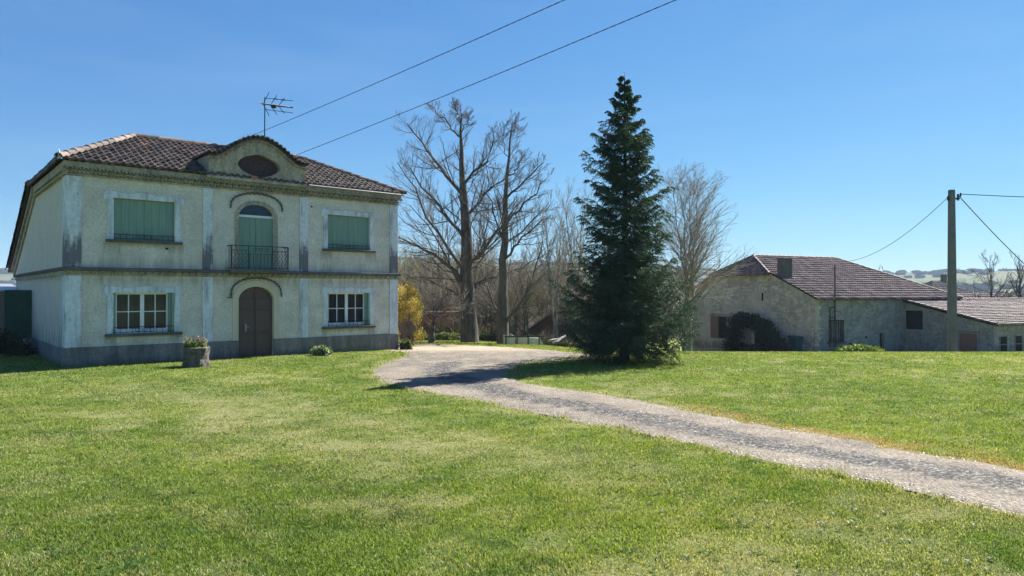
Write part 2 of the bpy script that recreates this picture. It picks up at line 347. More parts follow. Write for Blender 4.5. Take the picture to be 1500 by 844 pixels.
def drive_d(x, y):   # signed distance to the drive
    i = (np.asarray(x) - _cdx0) / _cds; j = (np.asarray(y) - _cdy0) / _cds
    ok = (i >= 0) & (j >= 0) & (i < len(_gx) - 1) & (j < len(_gy) - 1)
    i = np.clip(i, 0, len(_gx) - 1.001); j = np.clip(j, 0, len(_gy) - 1.001)
    a = i.astype(int); b = j.astype(int); fi = i - a; fj = j - b
    v = (_SD[a, b] * (1 - fi) + _SD[a + 1, b] * fi) * (1 - fj) + (_SD[a, b + 1] * (1 - fi) + _SD[a + 1, b + 1] * fi) * fj
    return np.where(ok, v, 50.)
# dry mown bands on the lawn
BAND = [[onground(*p) for p in b] for b in ([(200, 570), (330, 590), (470, 640), (600, 662)], [(560, 655), (690, 645), (800, 668), (900, 690)], [(330, 610), (460, 655), (560, 690)], [(380, 575), (520, 610), (700, 640)])]
def seg_d(x, y, P):
    d = np.full(np.shape(x), 99.)
    for a, b in zip(P[:-1], P[1:]):
        a = np.array(a); b = np.array(b); ab = b - a; t = np.clip(((x - a[0]) * ab[0] + (y - a[1]) * ab[1]) / (ab @ ab), 0, 1)
        d = np.minimum(d, np.hypot(x - a[0] - t * ab[0], y - a[1] - t * ab[1]))
    return d
def dryness(x, y):
    n = fbm(x, y, 1.5, 11); d = smooth(.56, .72, n) * .55
    d = d + .35 * smooth(.5, .7, fbm(x, y, .35, 21, 3))
    for k, P in enumerate(BAND):
        d = d + (1 - smooth(.1, [1.5, 1.2, .8, .8][k], seg_d(x, y, P) + (n - .5) * 2.0)) * [.42, .42, .3, .3][k] * (.5 + 1.0 * smooth(.35, .65, fbm(x, y, .5, 33, 3)))
    s = drive_d(x, y); d = d + .3 * (1 - smooth(.3, 1.1, s + (fbm(x, y, 1.2, 6) - .5))) * smooth(5, 8, x) * smooth(1.2, 1.6, y / (x + 8) * 1.6)
    d = d + .75 * (1 - smooth(.0, .5, s + (fbm(x, y, .8, 4) - .5) * .9)) + .35 * (1 - smooth(.2, 1.3, s))*smooth(6,9,x)
    return np.clip(d, 0, 1)
_CLX = np.array([onground(*p) for p in [(860, 598), (950, 615), (1060, 640), (1180, 662), (1300, 683), (1450, 708), (1600, 735)]])
def fringe(x, y):   # dry orange-brown strip along the far edge of the drive
    o = np.argsort(_CLX[:, 0]); yc = np.interp(x, _CLX[o, 0], _CLX[o, 1]); s = drive_d(x, y); n = fbm(x, y, .9, 14)
    return (1 - smooth(.15, .8, s + (n - .5) * 2.0)) * (y > yc) * smooth(2.5, 4.5, x)
def lawn_col(x, y, jit=0):
    n = fbm(x, y, 2.2, 2)[:, None]; f = fbm(x, y, .3, 31, 3)[:, None]; d = dryness(x, y)[:, None]
    k = rng.random((len(x), 1)) if jit else np.full((len(x), 1), .5)
    g1 = np.array([.09, .148, .026]); g2 = np.array([.18, .23, .05]); g3 = np.array([.065, .122, .03]); dr = np.array([.34, .31, .18])
    a = np.clip((n - .22) * 1.6 + (k - .5) * 1.1 * jit, 0, 1); c = g1 * (1 - a) + g2 * a
    b = np.clip((f - .55) * 3, 0, .7); c = c * (1 - b) + g3 * b
    dd = np.clip(d * .56 + (k - .5) * .7 * jit * (d > .05) + (rng.random((len(x), 1)) < .06) * .6 * jit, 0, .92)
    c = c * (1 - dd) + dr * dd
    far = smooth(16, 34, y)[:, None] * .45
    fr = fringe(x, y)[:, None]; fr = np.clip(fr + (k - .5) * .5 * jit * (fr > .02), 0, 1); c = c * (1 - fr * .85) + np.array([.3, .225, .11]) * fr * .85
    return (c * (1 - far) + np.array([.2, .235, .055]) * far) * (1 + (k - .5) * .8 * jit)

# ------------------------------------------------------------------ ground, drive, hills
def grid_mesh(name, xs, ys, m, colf=None, keep=None, dz=0):
    X, Y = np.meshgrid(xs, ys, indexing='ij'); x = X.ravel(); y = Y.ravel(); z = G(x, y) + dz
    i = np.arange(len(xs) - 1)[:, None] * len(ys) + np.arange(len(ys) - 1)[None, :]; i = i.ravel()
    f = np.stack([i, i + len(ys), i + len(ys) + 1, i + 1], 1)
    if keep is not None: f = f[keep((x[f].mean(1)), (y[f].mean(1)))]
    return link_mesh(name, np.stack([x, y, z], 1), f, m, None, True, colf(x, y) if colf else None, True)
def lawn_ground_mat():
    m, nt, b, v = base('lawn_soil', .95, .1)
    a = nt.nodes.new('ShaderNodeAttribute'); a.attribute_name = 'col'
    r = ramp_node(nt, [(.3, (.45, .45, .42)), (.7, (1.2, 1.2, 1.1))]); nt.links.new(noise(nt, v, 22, 5, .8), r.inputs[0])
    c = mixc(nt, 1, a.outputs['Color'], r.outputs[0], 'MULTIPLY'); nt.links.new(c, b.inputs['Base Color']); bump(nt, b, noise(nt, v, 30, 6, .8), 1, .04); return m
M['soil'] = lawn_ground_mat()
xs = np.concatenate([np.arange(-120, -24, 3), np.arange(-24, 26, .22), np.arange(26, 121, 3)])
ys = np.concatenate([np.arange(-120, 0, 4), np.arange(0, 34, .22), np.arange(34, 123, 1.5)])
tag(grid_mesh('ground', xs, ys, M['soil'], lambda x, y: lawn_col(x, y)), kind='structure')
def hills_mat():
    m, nt, b, v = base('hill_fields', .95, .05)
    vs_ = stretch(nt, v, (.0032, .0075, 0)); vo = N(nt, 'ShaderNodeTexVoronoi'); vo.inputs['Scale'].default_value = 1.0; nt.links.new(vs_, vo.inputs['Vector'])
    sp = N(nt, 'ShaderNodeSeparateColor'); nt.links.new(vo.outputs['Color'], sp.inputs[0])
    r = ramp_node(nt, [(0, (.06, .1, .03)), (.28, (.12, .125, .06)), (.45, (.045, .08, .025)), (.62, (.13, .11, .075)), (.8, (.075, .11, .035)), (1, (.055, .065, .03))], 'CONSTANT'); nt.links.new(sp.outputs[0], r.inputs[0])
    n = noise(nt, v, .03, 6); rr = ramp_node(nt, [(.3, (.7, .7, .7)), (.7, (1.15, 1.15, 1.1))]); nt.links.new(n, rr.inputs[0])
    nt.links.new(mixc(nt, 1, r.outputs[0], rr.outputs[0], 'MULTIPLY'), b.inputs['Base Color']); return m
M['hills'] = hills_mat()
def polar():
    th = np.radians(np.linspace(-180, 180, 421)); rr = np.concatenate([[108.], np.geomspace(125, 3200, 90)])
    T, Rr = np.meshgrid(th, rr, indexing='ij'); x = (Rr * np.sin(T)).ravel(); y = (Rr * np.cos(T)).ravel(); z = G(x, y) - .3 * (Rr.ravel() < 124)
    i = (np.arange(len(th) - 1)[:, None] * len(rr) + np.arange(len(rr) - 1)[None, :]).ravel()
    return link_mesh('hills', np.stack([x, y, z], 1), np.stack([i, i + 1, i + len(rr) + 1, i + len(rr)], 1), M['hills'], None, True)
tag(polar(), kind='structure')
def drive_mat():
    m, nt, b, v = base('drive_gravel', .95, .15)
    big = noise(nt, v, .9, 5, .6); r = ramp_node(nt, [(.3, (.15, .13, .108)), (.7, (.27, .235, .19))]); nt.links.new(big, r.inputs[0]); col = r.outputs[0]
    a = nt.nodes.new('ShaderNodeAttribute'); a.attribute_name = 'col'; sp = N(nt, 'ShaderNodeSeparateColor'); nt.links.new(a.outputs['Color'], sp.inputs[0])
    n2 = noise(nt, v, 2.6, 8, .8)
    wet = mth(nt, 'MULTIPLY', mth(nt, 'SUBTRACT', mth(nt, 'ADD', mth(nt, 'MULTIPLY', sp.outputs[0], .42), mth(nt, 'MULTIPLY', n2, 1.2)), .78), 5, True)
    vo = N(nt, 'ShaderNodeTexVoronoi'); vo.inputs['Scale'].default_value = 34; nt.links.new(v, vo.inputs['Vector'])
    vsp = N(nt, 'ShaderNodeSeparateColor'); nt.links.new(vo.outputs['Color'], vsp.inputs[0])
    pr = ramp_node(nt, [(0, (.02, .02, .02)), (.5, (.07, .068, .066)), (.85, (.15, .145, .14)), (1, (.34, .33, .31))]); nt.links.new(vsp.outputs[0], pr.inputs[0])
    col = mixc(nt, mth(nt, 'MULTIPLY', wet, .95), col, pr.outputs[0])
    pr2 = ramp_node(nt, [(0, (.6, .6, .6)), (.6, (1, 1, 1)), (1, (1.5, 1.45, 1.4))]); nt.links.new(vsp.outputs[1], pr2.inputs[0])
    col = mixc(nt, .75, col, pr2.outputs[0], 'MULTIPLY')
    col = mixc(nt, mth(nt, 'MULTIPLY', sp.outputs[1], .8), col, (.36, .3, .22))
    nt.links.new(col, b.inputs['Base Color'])
    bump(nt, b, mth(nt, 'ADD', mth(nt, 'MULTIPLY', vo.outputs['Distance'], -1.0), n2), .8, .03); return m
M['drive'] = drive_mat()
def make_drive():
    pts = [Vector((a, b)) for a, b in DP]; n = len(pts); step = .3
    X, Y = np.meshgrid(np.arange(-12, 30, step), np.arange(3, 45, step)); x = X.ravel() + rng.uniform(-.08, .08, X.size); y = Y.ravel() + rng.uniform(-.08, .08, X.size)
    k = drive_d(x, y) < -.15; pts += [Vector((a, b)) for a, b in zip(x[k], y[k])]
    res = delaunay_2d_cdt(pts, [], [list(range(n))], 1, 1e-4)
    v = np.array([(p.x, p.y) for p in res[0]]); f = np.array([q for q in res[2] if len(q) == 3])
    z = G(v[:, 0], v[:, 1]); d = drive_d(v[:, 0], v[:, 1])
    z = z - .012 + .027 * smooth(.0, .16, -d) + .012 * smooth(0, .6, -d) * fbm(v[:, 0], v[:, 1], .7, 9) * 2
    # dark loose stone in the middle of the track, sand by the house
    cl = [onground(*p) for p in [(1600, 735), (1450, 708), (1300, 683), (1180, 662), (1060, 640), (950, 615), (860, 598), (760, 582), (680, 560), (640, 545), (660, 533)]]
    dk = 1 - smooth(.15, .9, seg_d(v[:, 0], v[:, 1], cl)); dk = np.maximum(dk, .5 * smooth(18, 21, v[:, 1]) * (1 - smooth(26, 29, v[:, 1])))
    hx = v[:, 0]; sand = smooth(24.5, 28, v[:, 1] + (fbm(hx, v[:, 1], 2, 3) - .5) * 3) * (1 - smooth(-1.5, 3, hx))
    return link_mesh('drive', np.column_stack([v, z]), f, M['drive'], None, True, np.stack([dk, sand, dk * 0], 1), True)
tag(make_drive(), kind='structure')
def pebbles():   # loose stones lying on the drive
    n = 26000; y = np.exp(rng.uniform(np.log(6), np.log(30), n)); x = rng.uniform(-.85, .85, n) * y
    d = drive_d(x, y); k = (d < -.02) & ((d > -.9) | (rng.random(n) < .6)); x = x[k]; y = y[k]; n = len(x); s = rng.uniform(.005, .013, n) * (1 + y / 22)
    z = G(x, y) + .02
    o = np.array([(1, 0, 0), (-.5, .87, 0), (-.5, -.87, 0), (0.1, 0, .8), (0, 0, -.4)]); v = o[None] * s[:, None, None] * rng.uniform(.7, 1.3, (n, 5, 1)); a = rng.uniform(0, 6.28, n)
    c, q = np.cos(a)[:, None], np.sin(a)[:, None]; vx = v[..., 0] * c - v[..., 1] * q; vy = v[..., 0] * q + v[..., 1] * c
    V = np.stack([vx + x[:, None], vy + y[:, None], v[..., 2] + z[:, None]], -1).reshape(-1, 3)
    f = (np.array([(0, 1, 3), (1, 2, 3), (2, 0, 3)])[None] + np.arange(n)[:, None, None] * 5).reshape(-1, 3)
    g = np.repeat(rng.uniform(.05, .48, n) ** 1.7, 3)[:, None] * np.array([1, .93, .84]); m = foliage('pebble', 0)
    return link_mesh('gravel', V, f, m, None, False, g)
tag(pebbles(), 'loose pale and dark gravel scattered over the drive', 'gravel', kind='stuff')

# ------------------------------------------------------------------ grass
HC = Vector((-8.67, 23.85)); HA = R(40.6); HD = Vector((math.cos(HA), math.sin(HA))); HB = Vector((-math.sin(HA), math.cos(HA)))
def in_house(x, y):
    t = (x - HC.x) * HD.x + (y - HC.y) * HD.y; s = (x - HC.x) * HB.x + (y - HC.y) * HB.y
    return (np.abs(t) < 5.55) & (s > -.05)
def make_grass():
    n = 1900000
    u = rng.random(n); k = .13
    y = np.where(rng.random(n) < k, 3.0 + 2.4 * rng.random(n), 5.4 * np.exp(rng.random(n) ** 1.12 * np.log(50 / 5.4)))
    x = rng.uniform(-.9, .9, n) * (y + 1.2)
    d = drive_d(x, y) + (fbm(x, y, .5, 41, 2) - .5) * .3
    keep = (d > -.03) & ~in_house(x, y)
    stray = (d > -.7) & (d <= .02) & (rng.random(n) < .22 * np.exp(np.minimum(d, 0) * 5) * (.3 + 1.6 * (fbm(x, y, .7, 44, 2) > .5))); keep |= stray
    dry = dryness(x, y); tuft = fbm(x, y, .18, 51, 2)
    keep &= (rng.random(n) < (1.05 - .45 * dry) * (.45 + .9 * tuft))
    x, y, d, dry, tuft = x[keep], y[keep], d[keep], dry[keep], tuft[keep]; n = len(x)
    sc = np.maximum(1, y / 6) ** .8
    edge = (1 - smooth(.0, .35, d)) * (.25 + 1.9 * smooth(.45, .6, fbm(x, y, .45, 71, 2))) * (1 - fringe(x, y))
    h = rng.uniform(.012, .034, n) * (.6 + .9 * tuft) * (1 - .35 * dry) * (1 + .9 * edge) * np.maximum(1, y / 14) ** .5
    tall = rng.random(n) < .006 + .02 * (d < .2); h = np.where(tall, h * 1.7, h)
    wd = rng.uniform(.0016, .0034, n) * sc * 1.15
    a = rng.uniform(0, 6.283, n); lean = rng.uniform(.1, 1.1, n) * h; la = rng.uniform(0, 6.283, n)
    z = G(x, y) - .004
    ax, ay = np.cos(a) * wd, np.sin(a) * wd; lx, ly = np.cos(la) * lean, np.sin(la) * lean
    P = np.empty((n, 5, 3))
    P[:, 0] = np.stack([x - ax, y - ay, z], 1); P[:, 1] = np.stack([x + ax, y + ay, z], 1)
    P[:, 2] = np.stack([x - ax * .8 + lx * .3, y - ay * .8 + ly * .3, z + h * .6], 1); P[:, 3] = np.stack([x + ax * .8 + lx * .3, y + ay * .8 + ly * .3, z + h * .6], 1)
    P[:, 4] = np.stack([x + lx, y + ly, z + h], 1)
    # broad leaves of clover and plantain lie flatter
    broad = (rng.random(n) < .16 * smooth(.45, .6, fbm(x, y, .9, 81, 2)) + .02)
    P[broad, 4] = P[broad, 4] * [1, 1, 1] + 0; P[broad, 2:4, 2] = (z + h * .35)[broad, None]; P[broad, 4, 2] = (z + h * .4)[broad]
    bw = np.stack([ax, ay, ax * 0], 1)[broad] * 1.6; P[broad, 2] -= bw; P[broad, 3] += bw
    tri = np.array([(0, 1, 3), (0, 3, 2), (2, 3, 4)]); fcs = (tri[None] + np.arange(n)[:, None, None] * 5).reshape(-1, 3)
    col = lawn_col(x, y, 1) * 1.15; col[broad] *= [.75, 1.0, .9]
    return link_mesh('lawn_grass', P.reshape(-1, 3), fcs, M['grass'], None, False, np.repeat(col, 3, axis=0))
tag(make_grass(), 'short mown green grass with dry straw patches on both sides of the drive', 'grass', kind='stuff')

def lawn_weeds():
    n = 3600; y = 3.2 * np.exp(rng.random(n) * np.log(30 / 3.2)); x = rng.uniform(-.88, .88, n) * (y + 1); k = (drive_d(x, y) > .0) & ~in_house(x, y) & ((fbm(x, y, 1.4, 17) > .53) | ((drive_d(x, y) < .6) & (fbm(x, y, .8, 18) > .5))); x, y = x[k], y[k]; n = len(x)
    V = []; C = []; m = 7; typ = rng.random(n)
    for j in range(m):
        a = rng.uniform(0, .6, n) + j * 6.283 / m; L = rng.uniform(.014, .034, n) * np.maximum(1, y / 12) ** .6; wd = L * .28; z = G(x, y) + .012; up = rng.uniform(.15, .6, n) * L
        dry_ = (typ > .8) & (j > 1)
        L = np.where(dry_, 1e-4, L); wd = np.where(dry_, 1e-4, wd); L = np.where((typ > .8) & (j <= 1), .02, L)
        c, s_ = np.cos(a), np.sin(a)
        V.append(np.stack([np.stack([x, y, z], 1), np.stack([x + c * L * .6 - s_ * wd, y + s_ * L * .6 + c * wd, z + up], 1), np.stack([x + c * L, y + s_ * L, z + up * .8], 1), np.stack([x + c * L * .6 + s_ * wd, y + s_ * L * .6 - c * wd, z + up], 1)], 1))
        col = np.where((typ < .55)[:, None], np.array([.045, .095, .025]), np.array([.08, .14, .035])); col = np.where((typ > .8)[:, None], np.array([.24, .16, .09]), col); col = np.where((typ > .985)[:, None], np.array([.6, .6, .55]), col); C.append(col * rng.uniform(.7, 1.3, (n, 1)))
    V = np.concatenate(V).reshape(-1, 3); return link_mesh('lawn_weeds', V, np.arange(len(V)).reshape(-1, 4), M['grass'], None, False, np.concatenate(C))
tag(lawn_weeds(), 'small weed rosettes, brown fallen leaves and pale flower specks scattered in the lawn', 'weeds', kind='stuff')
def leaf_cloud(centers, radii, n, size, cols, squash=1.0, shell=.5, tri=False, parent=None, name='foliage', mat=None, up=0.):
    C = np.array(centers, float); Rd = np.array(radii, float); wts = (Rd.prod(1) ** .7); wts /= wts.sum()
    k = rng.choice(len(C), n, p=wts); d = rng.normal(size=(n, 3)); d /= np.linalg.norm(d, axis=1)[:, None]
    r = rng.uniform(shell, 1, n) ** .6 * (1 + .12 * rng.normal(size=n)); P = C[k] + d * Rd[k] * r[:, None]
    a = rng.normal(size=(n, 3)); a[:, 2] *= squash; a /= np.linalg.norm(a, axis=1)[:, None]; b = np.cross(a, rng.normal(size=(n, 3))); b[:, 2] += up; b /= np.linalg.norm(b, axis=1)[:, None]
    s = size * rng.uniform(.6, 1.4, n)[:, None]
    V = np.stack([P - a * s * .45, P - b * s * .8, P + a * s * .45, P + b * s], 1)
    cc = np.array(cols); col = cc[rng.integers(0, len(cc), n)] * rng.uniform(.7, 1.3, (n, 1))
    f = np.arange(n * 4).reshape(n, 4)
    return link_mesh(name, V.reshape(-1, 3), f, mat or M['leaf'], parent, False, col)

# ------------------------------------------------------------------ roof tiles
def tiles(o, U, V, Wd, Nn, umin, umax, vlen, tw=.24, tl=.36, kind='marseille', name='roof', mat=None, parent=None, under=.03):
    """o origin at the eave, U along eave, V up the slope (unit vectors), umin/umax give the extent at height v"""
    o, U, V, Nn = (np.array(q, float) for q in (o, U, V, Nn))
    u0 = min(umin(q) for q in np.linspace(0, vlen, 30)); u1 = max(umax(q) for q in np.linspace(0, vlen, 30))
    nu = int((u1 - u0) / tw) + 2; nv = int(vlen / tl) + 1
    if kind == 'marseille': pu = np.array([0, .12, .3, .45, .62, .8, 1.0]); ph = np.array([.045, .05, .0, .012, .0, .045, .045])
    else: pu = np.array([0, .1, .25, .4, .5, .75, 1.0]); ph = np.array([.035, .07, .085, .07, .035, .0, .035])
    I, J = np.meshgrid(np.arange(nu), np.arange(nv), indexing='ij'); I = I.ravel(); J = J.ravel(); nT = len(I); K = len(pu)
    jit = rng.normal(0, .006, nT); jv = rng.normal(0, .008, nT)
    rows = []
    for (dv, dh) in ((0, -.03), (0, .055), (1.06, 0.0)):
        uu = u0 + (I[:, None] + pu[None, :]) * tw; vv = np.clip((J[:, None] + dv) * tl + jv[:, None] + uu * 0, 0 if J.min() == 0 else 0, vlen)
        vv = np.minimum(vv, vlen); hh = ph[None, :] + dh + jit[:, None] + .0
        lo = np.vectorize(umin)(vv[:, :1]); hi = np.vectorize(umax)(vv[:, :1]); uu = np.clip(uu, lo, hi)
        rows.append(o + uu[..., None] * U + vv[..., None] * V + hh[..., None] * Nn)
    P = np.stack(rows, 1)                                      # nT, 3, K, 3
    wid = np.abs(((P[:, 1, -1] - P[:, 1, 0]) @ U)); ok = (wid > .01); P = P[ok]; nT = len(P)
    f = []
    for r in range(2):
        for k in range(K - 1): f.append((r * K + k, r * K + k + 1, (r + 1) * K + k + 1, (r + 1) * K + k))
    f = np.array(f); fc = (f[None] + np.arange(nT)[:, None, None] * 3 * K).reshape(-1, 4)
    tint = np.repeat(rng.random(nT), len(f)); col = np.stack([tint] * 3, 1)
    verts = P.reshape(-1, 3)
    # underlay
    vv = np.linspace(0, vlen, 12); A = [o + umin(q) * U + q * V - under * Nn for q in vv]; B = [o + umax(q) * U + q * V - under * Nn for q in vv]
    n0 = len(verts); verts = np.concatenate([verts, np.array(A), np.array(B)])
    uf = np.array([(n0 + i, n0 + 12 + i, n0 + 12 + i + 1, n0 + i + 1) for i in range(11)]); fc = np.concatenate([fc, uf]); col = np.concatenate([col, np.full((11, 3), .1)])
    return link_mesh(name, verts, fc, mat, parent, False, col)
def ridge_run(mb, a, b, r=.12, L=.4, th=.02, up=(0, 0, 1)):
    a = Vector(a); b = Vector(b); d = b - a; n = max(1, int(d.length / L)); ax = d.normalized(); u = Vector(up); u = (u - ax * u.dot(ax)).normalized()
    for i in range(n):
        p = a + ax * (i * d.length / n); tl = ax * (d.length / n) * 1.12
        q = p + u * .012 * (1 if i % 1 == 0 else 0)
        # slightly tilted so each laps the next
        mb.halfround(q + u * .0, tl + u * (-.03), tl.length, r * random.uniform(.94, 1.05), u, 6, th)
exec_order = None

# ------------------------------------------------------------------ main house
house = thing('village_house', 'two storey sandy rendered house with green shutters, arched brown door and curved roof pediment', 'house', (HC.x, HC.y, 0), HA)
WIN = [(-4.3, -2.6, .92, 2.15), (2.6, 4.3, .92, 2.15), (-4.3, -2.6, 3.75, 5.0), (2.6, 4.3, 3.75, 5.0)]
DO = [(-.6, .6, -.6, 2.36, 1.9), (-.6, .6, 2.9, 5.14, 4.72)]
EV = 5.95; DEP = 6.4
def arch_z(x, hw, zs, zt): return zs + (zt - zs) * math.sqrt(max(0, 1 - (x / hw) ** 2))
def facade():
    holes = WIN + [(a, b, c, d) for a, b, c, d, _ in DO]; mb = MB()
    X = sorted({-5.5, 5.5} | {h[0] for h in holes} | {h[1] for h in holes}); Z = sorted({-.6, EV} | {h[2] for h in holes} | {h[3] for h in holes})
    for i in range(len(X) - 1):
        for j in range(len(Z) - 1):
            cx = (X[i] + X[i + 1]) / 2; cz = (Z[j] + Z[j + 1]) / 2
            if any(h[0] < cx < h[1] and h[2] < cz < h[3] for h in holes): continue
            mb.add([(X[i], 0, Z[j]), (X[i + 1], 0, Z[j]), (X[i + 1], 0, Z[j + 1]), (X[i], 0, Z[j + 1])], [(0, 1, 2, 3)])
    D = .24
    for x0, x1, z0, z1 in holes:
        mb.add([(x0, 0, z0), (x0, D, z0), (x0, D, z1), (x0, 0, z1)], [(0, 1, 2, 3)]); mb.add([(x1, 0, z0), (x1, 0, z1), (x1, D, z1), (x1, D, z0)], [(0, 1, 2, 3)])
        mb.add([(x0, 0, z0), (x1, 0, z0), (x1, D, z0), (x0, D, z0)], [(0, 1, 2, 3)]); mb.add([(x0, 0, z1), (x0, D, z1), (x1, D, z1), (x1, 0, z1)], [(0, 1, 2, 3)])
    for x0, x1, z0, z1, zs in DO:
        n = 16; xs_ = [.6 * math.sin(math.pi * (k / n - .5)) for k in range(n + 1)]
        for k in range(n):
            a, b = xs_[k], xs_[k + 1]; za, zb = arch_z(a, .6, zs, z1), arch_z(b, .6, zs, z1)
            mb.add([(a, 0, za), (b, 0, zb), (b, 0, z1), (a, 0, z1)], [(0, 1, 2, 3)]); mb.add([(a, 0, za), (a, D, za), (b, D, zb), (b, 0, zb)], [(0, 1, 2, 3)])
    # side walls with the catslide profile behind, back wall
    pr = [(0, -.6), (12.6, -.6), (12.6, 3.36), (DEP, EV), (0, EV)]
    bk = MB(); bk.add([(5.5, y, z) for y, z in pr], [(0, 1, 2, 3, 4)]); bk.add([(-5.5, 12.6, -.6), (5.5, 12.6, -.6), (5.5, 12.6, 3.35), (-5.5, 12.6, 3.35)], [(3, 2, 1, 0)])
    bk.add([(-5.45, .3, 2.6), (5.45, .3, 2.6), (5.45, 4, 2.6), (-5.45, 4, 2.6)], [(0, 1, 2, 3)]); bk.add([(-5.45, .01, 5.93), (5.45, .01, 5.93), (5.45, DEP, 5.93), (-5.45, DEP, 5.93)], [(0, 1, 2, 3)])  # unseen ceiling planes added inside to keep sun from leaking in
    bk.add([(-5.45, 4, -.6), (5.45, 4, -.6), (5.45, 4, EV), (-5.45, 4, EV)], [(0, 1, 2, 3)])
    mb.build('wall', M['render'], house, recalc=False); bk.build('wall', M['sidewall'], house, recalc=False)
    sw = MB(); sw.prism([(y, z) for y, z in pr], -5.5, -5.3); sw.v = [(b, a, c) for a, b, c in sw.v]
    sw.build('side_wall', M['sidewall'], house)
facade()
def add(name, mat, fn, parent=house, **k):
    mb = MB(); fn(mb); return mb.build(name, M[mat], parent, **k)
# plinth, pilasters, string course, cornice
add('plinth', 'plinth', lambda b: (b.box(-5.56, -.6, -.05, 0.02, -.6, .56, .01), b.box(.6, 5.56, -.05, .02, -.6, .56, .01), b.box(-5.56, -5.48, .021, 9, -.6, .5)))
for x0, x1 in ((-5.53, -5.13), (-1.75, -1.43), (1.52, 1.84), (5.17, 5.53)):
    add('pilaster', 'trim', lambda b: b.box(x0, x1, -.035, .0, .563, 2.66, .006)); add('pilaster', 'pil_up', lambda b: b.box(x0, x1, -.035, 0, 2.9, 5.55, .006))
add('pilaster', 'trim', lambda b: b.box(-5.535, -5.5, -.033, .5, .56, 2.66, .006)); add('pilaster', 'pil_up', lambda b: b.box(-5.535, -5.5, -.033, .5, 2.9, 5.55, .006))
def string(b):
    b.box(-5.62, 5.62, -.14, 0, 2.8, 2.9, .012); b.box(-5.62, -5.5, .001, 12.4, 2.8, 2.9, .012)
add('string_course', 'stringdark', string)
def string2(b):
    b.box(-5.56, 5.56, -.05, 0, 2.66, 2.798); b.box(-5.56, -5.5, .001, 12.4, 2.66, 2.798)
    for x in np.arange(-5.45, 5.5, .21): b.halfround((x, -.12, 2.70), (0, 1, 0), .12, .095, (0, 0, 1), 5, .025)
add('string_moulding', 'cornice', string2, recalc=False)
def corn(b):
    b.box(-5.6, 5.6, -.07, 0, 5.56, 5.6); b.box(-5.6, 5.6, -.16, 0.0, 5.80, 5.95)
    b.box(-5.62, -5.5, .001, DEP, 5.56, 5.6); b.box(-5.6, -5.5, .001, DEP, 5.72, 5.95)
    for r, (z, y) in enumerate(((5.62, -.13), (5.73, -.21))):
        for x in np.arange(-5.55 + .1 * r, 5.6, .2): b.halfround((x, y, z), (0, 1, 0), -y, .09, (0, 0, 1), 5, .03)
add('cornice', 'cornice', corn, recalc=False)
# stepped cream verge boards on the side wall
def verge(b):
    for off, th, z0, dz in ((.0, .06, -.34, .34), (.0, .14, -.13, .13)):
        pr = [(DEP, EV + z0), (13.1, 3.15 + z0), (13.1, 3.15 + z0 + dz), (DEP, EV + z0 + dz)]
        n = len(b.v); q = MB(); q.prism(pr, -5.5 - th, -5.5); b.add([(y, x, z) for x, y, z in q.v], q.f)
add('verge_moulding', 'cornice', verge)
# roof
RZ = 7.6; RY = 3.5; OV = .24; EZ = EV + .02
pl = math.hypot(RY + OV, RZ - EZ); Vn = Vector((0, RY + OV, RZ - EZ)).normalized(); HW = 5.5 + OV
roof = tiles((0, -OV, EZ), (1, 0, 0), Vn, 0, Vector((1, 0, 0)).cross(Vn), lambda v: -HW + (HW - 3) * v / pl, lambda v: HW - (HW - 3) * v / pl, pl, parent=house, mat=M['tile'], tw=.21, tl=.31)
pl2 = math.hypot(HW - 3, RZ - EZ)
for s in (-1, 1):
    Vh = Vector((-s * (HW - 3), 0, RZ - EZ)).normalized(); Uh = Vector((0, -s * -1, 0)); Uh = Vector((0, s, 0)); Nh = Uh.cross(Vh)
    lo, hi = (-OV, DEP + OV)
    if s > 0: fa = (lambda v: lo + (RY - lo) * v / pl2); fb = (lambda v: hi - (hi - RY) * v / pl2)
    else: fa = (lambda v: -hi + (hi - RY) * v / pl2); fb = (lambda v: -lo - (RY - lo) * v / pl2)
    tiles((s * HW, 0, EZ), Uh, Vh, 0, Nh, fa, fb, pl2, parent=roof, mat=M['tile'], name='hip_slope')
Vr = Vector((0, -(DEP + OV - RY), RZ - EZ)).normalized(); plr = math.hypot(DEP + OV - RY, RZ - EZ)
tiles((0, DEP + OV, EZ), (-1, 0, 0), Vr, 0, Vector((-1, 0, 0)).cross(Vr), lambda v: -HW + (HW - 3) * v / plr, lambda v: HW - (HW - 3) * v / plr, plr, parent=roof, mat=M['tile'], name='rear_slope')
Vc = Vector((0, -(13.4 - DEP), EZ + .05 - 3.05)).normalized(); plc = math.hypot(13.4 - DEP, EZ + .05 - 3.05)
tiles((0, 13.4, 3.05), (-1, 0, 0), Vc, 0, Vector((-1, 0, 0)).cross(Vc), lambda v: -5.72, lambda v: 5.72, plc, parent=roof, mat=M['tile'], name='lean_to_slope')
rb = MB(); H = [(-HW, -OV, EZ + .04), (HW, -OV, EZ + .04), (HW, DEP + OV, EZ + .04), (-HW, DEP + OV, EZ + .04)]; Ra = (-3, RY, RZ + .03); Rb = (3, RY, RZ + .03)
ridge_run(rb, H[0], Ra); ridge_run(rb, H[3], Ra); ridge_run(rb, H[1], Rb); ridge_run(rb, H[2], Rb); ridge_run(rb, Rb, Ra)
ridge_run(rb, (-5.7, 13.4, 3.11), (-5.7, DEP + .1, EZ + .1), .12)
rb.build('ridge_tile', M['ridge'], roof, recalc=False, col=True)
add('finial', 'zinc', lambda b: (b.tube([(-5.7, -.22, EZ), (-5.74, -.24, EZ + .28)], [.07, .005], 6)), roof)
add('gutter', 'zinc', lambda b: (b.tube([(1.75, -.29, EZ - .02), (5.7, -.29, EZ - .02)], .022, 8)), roof)
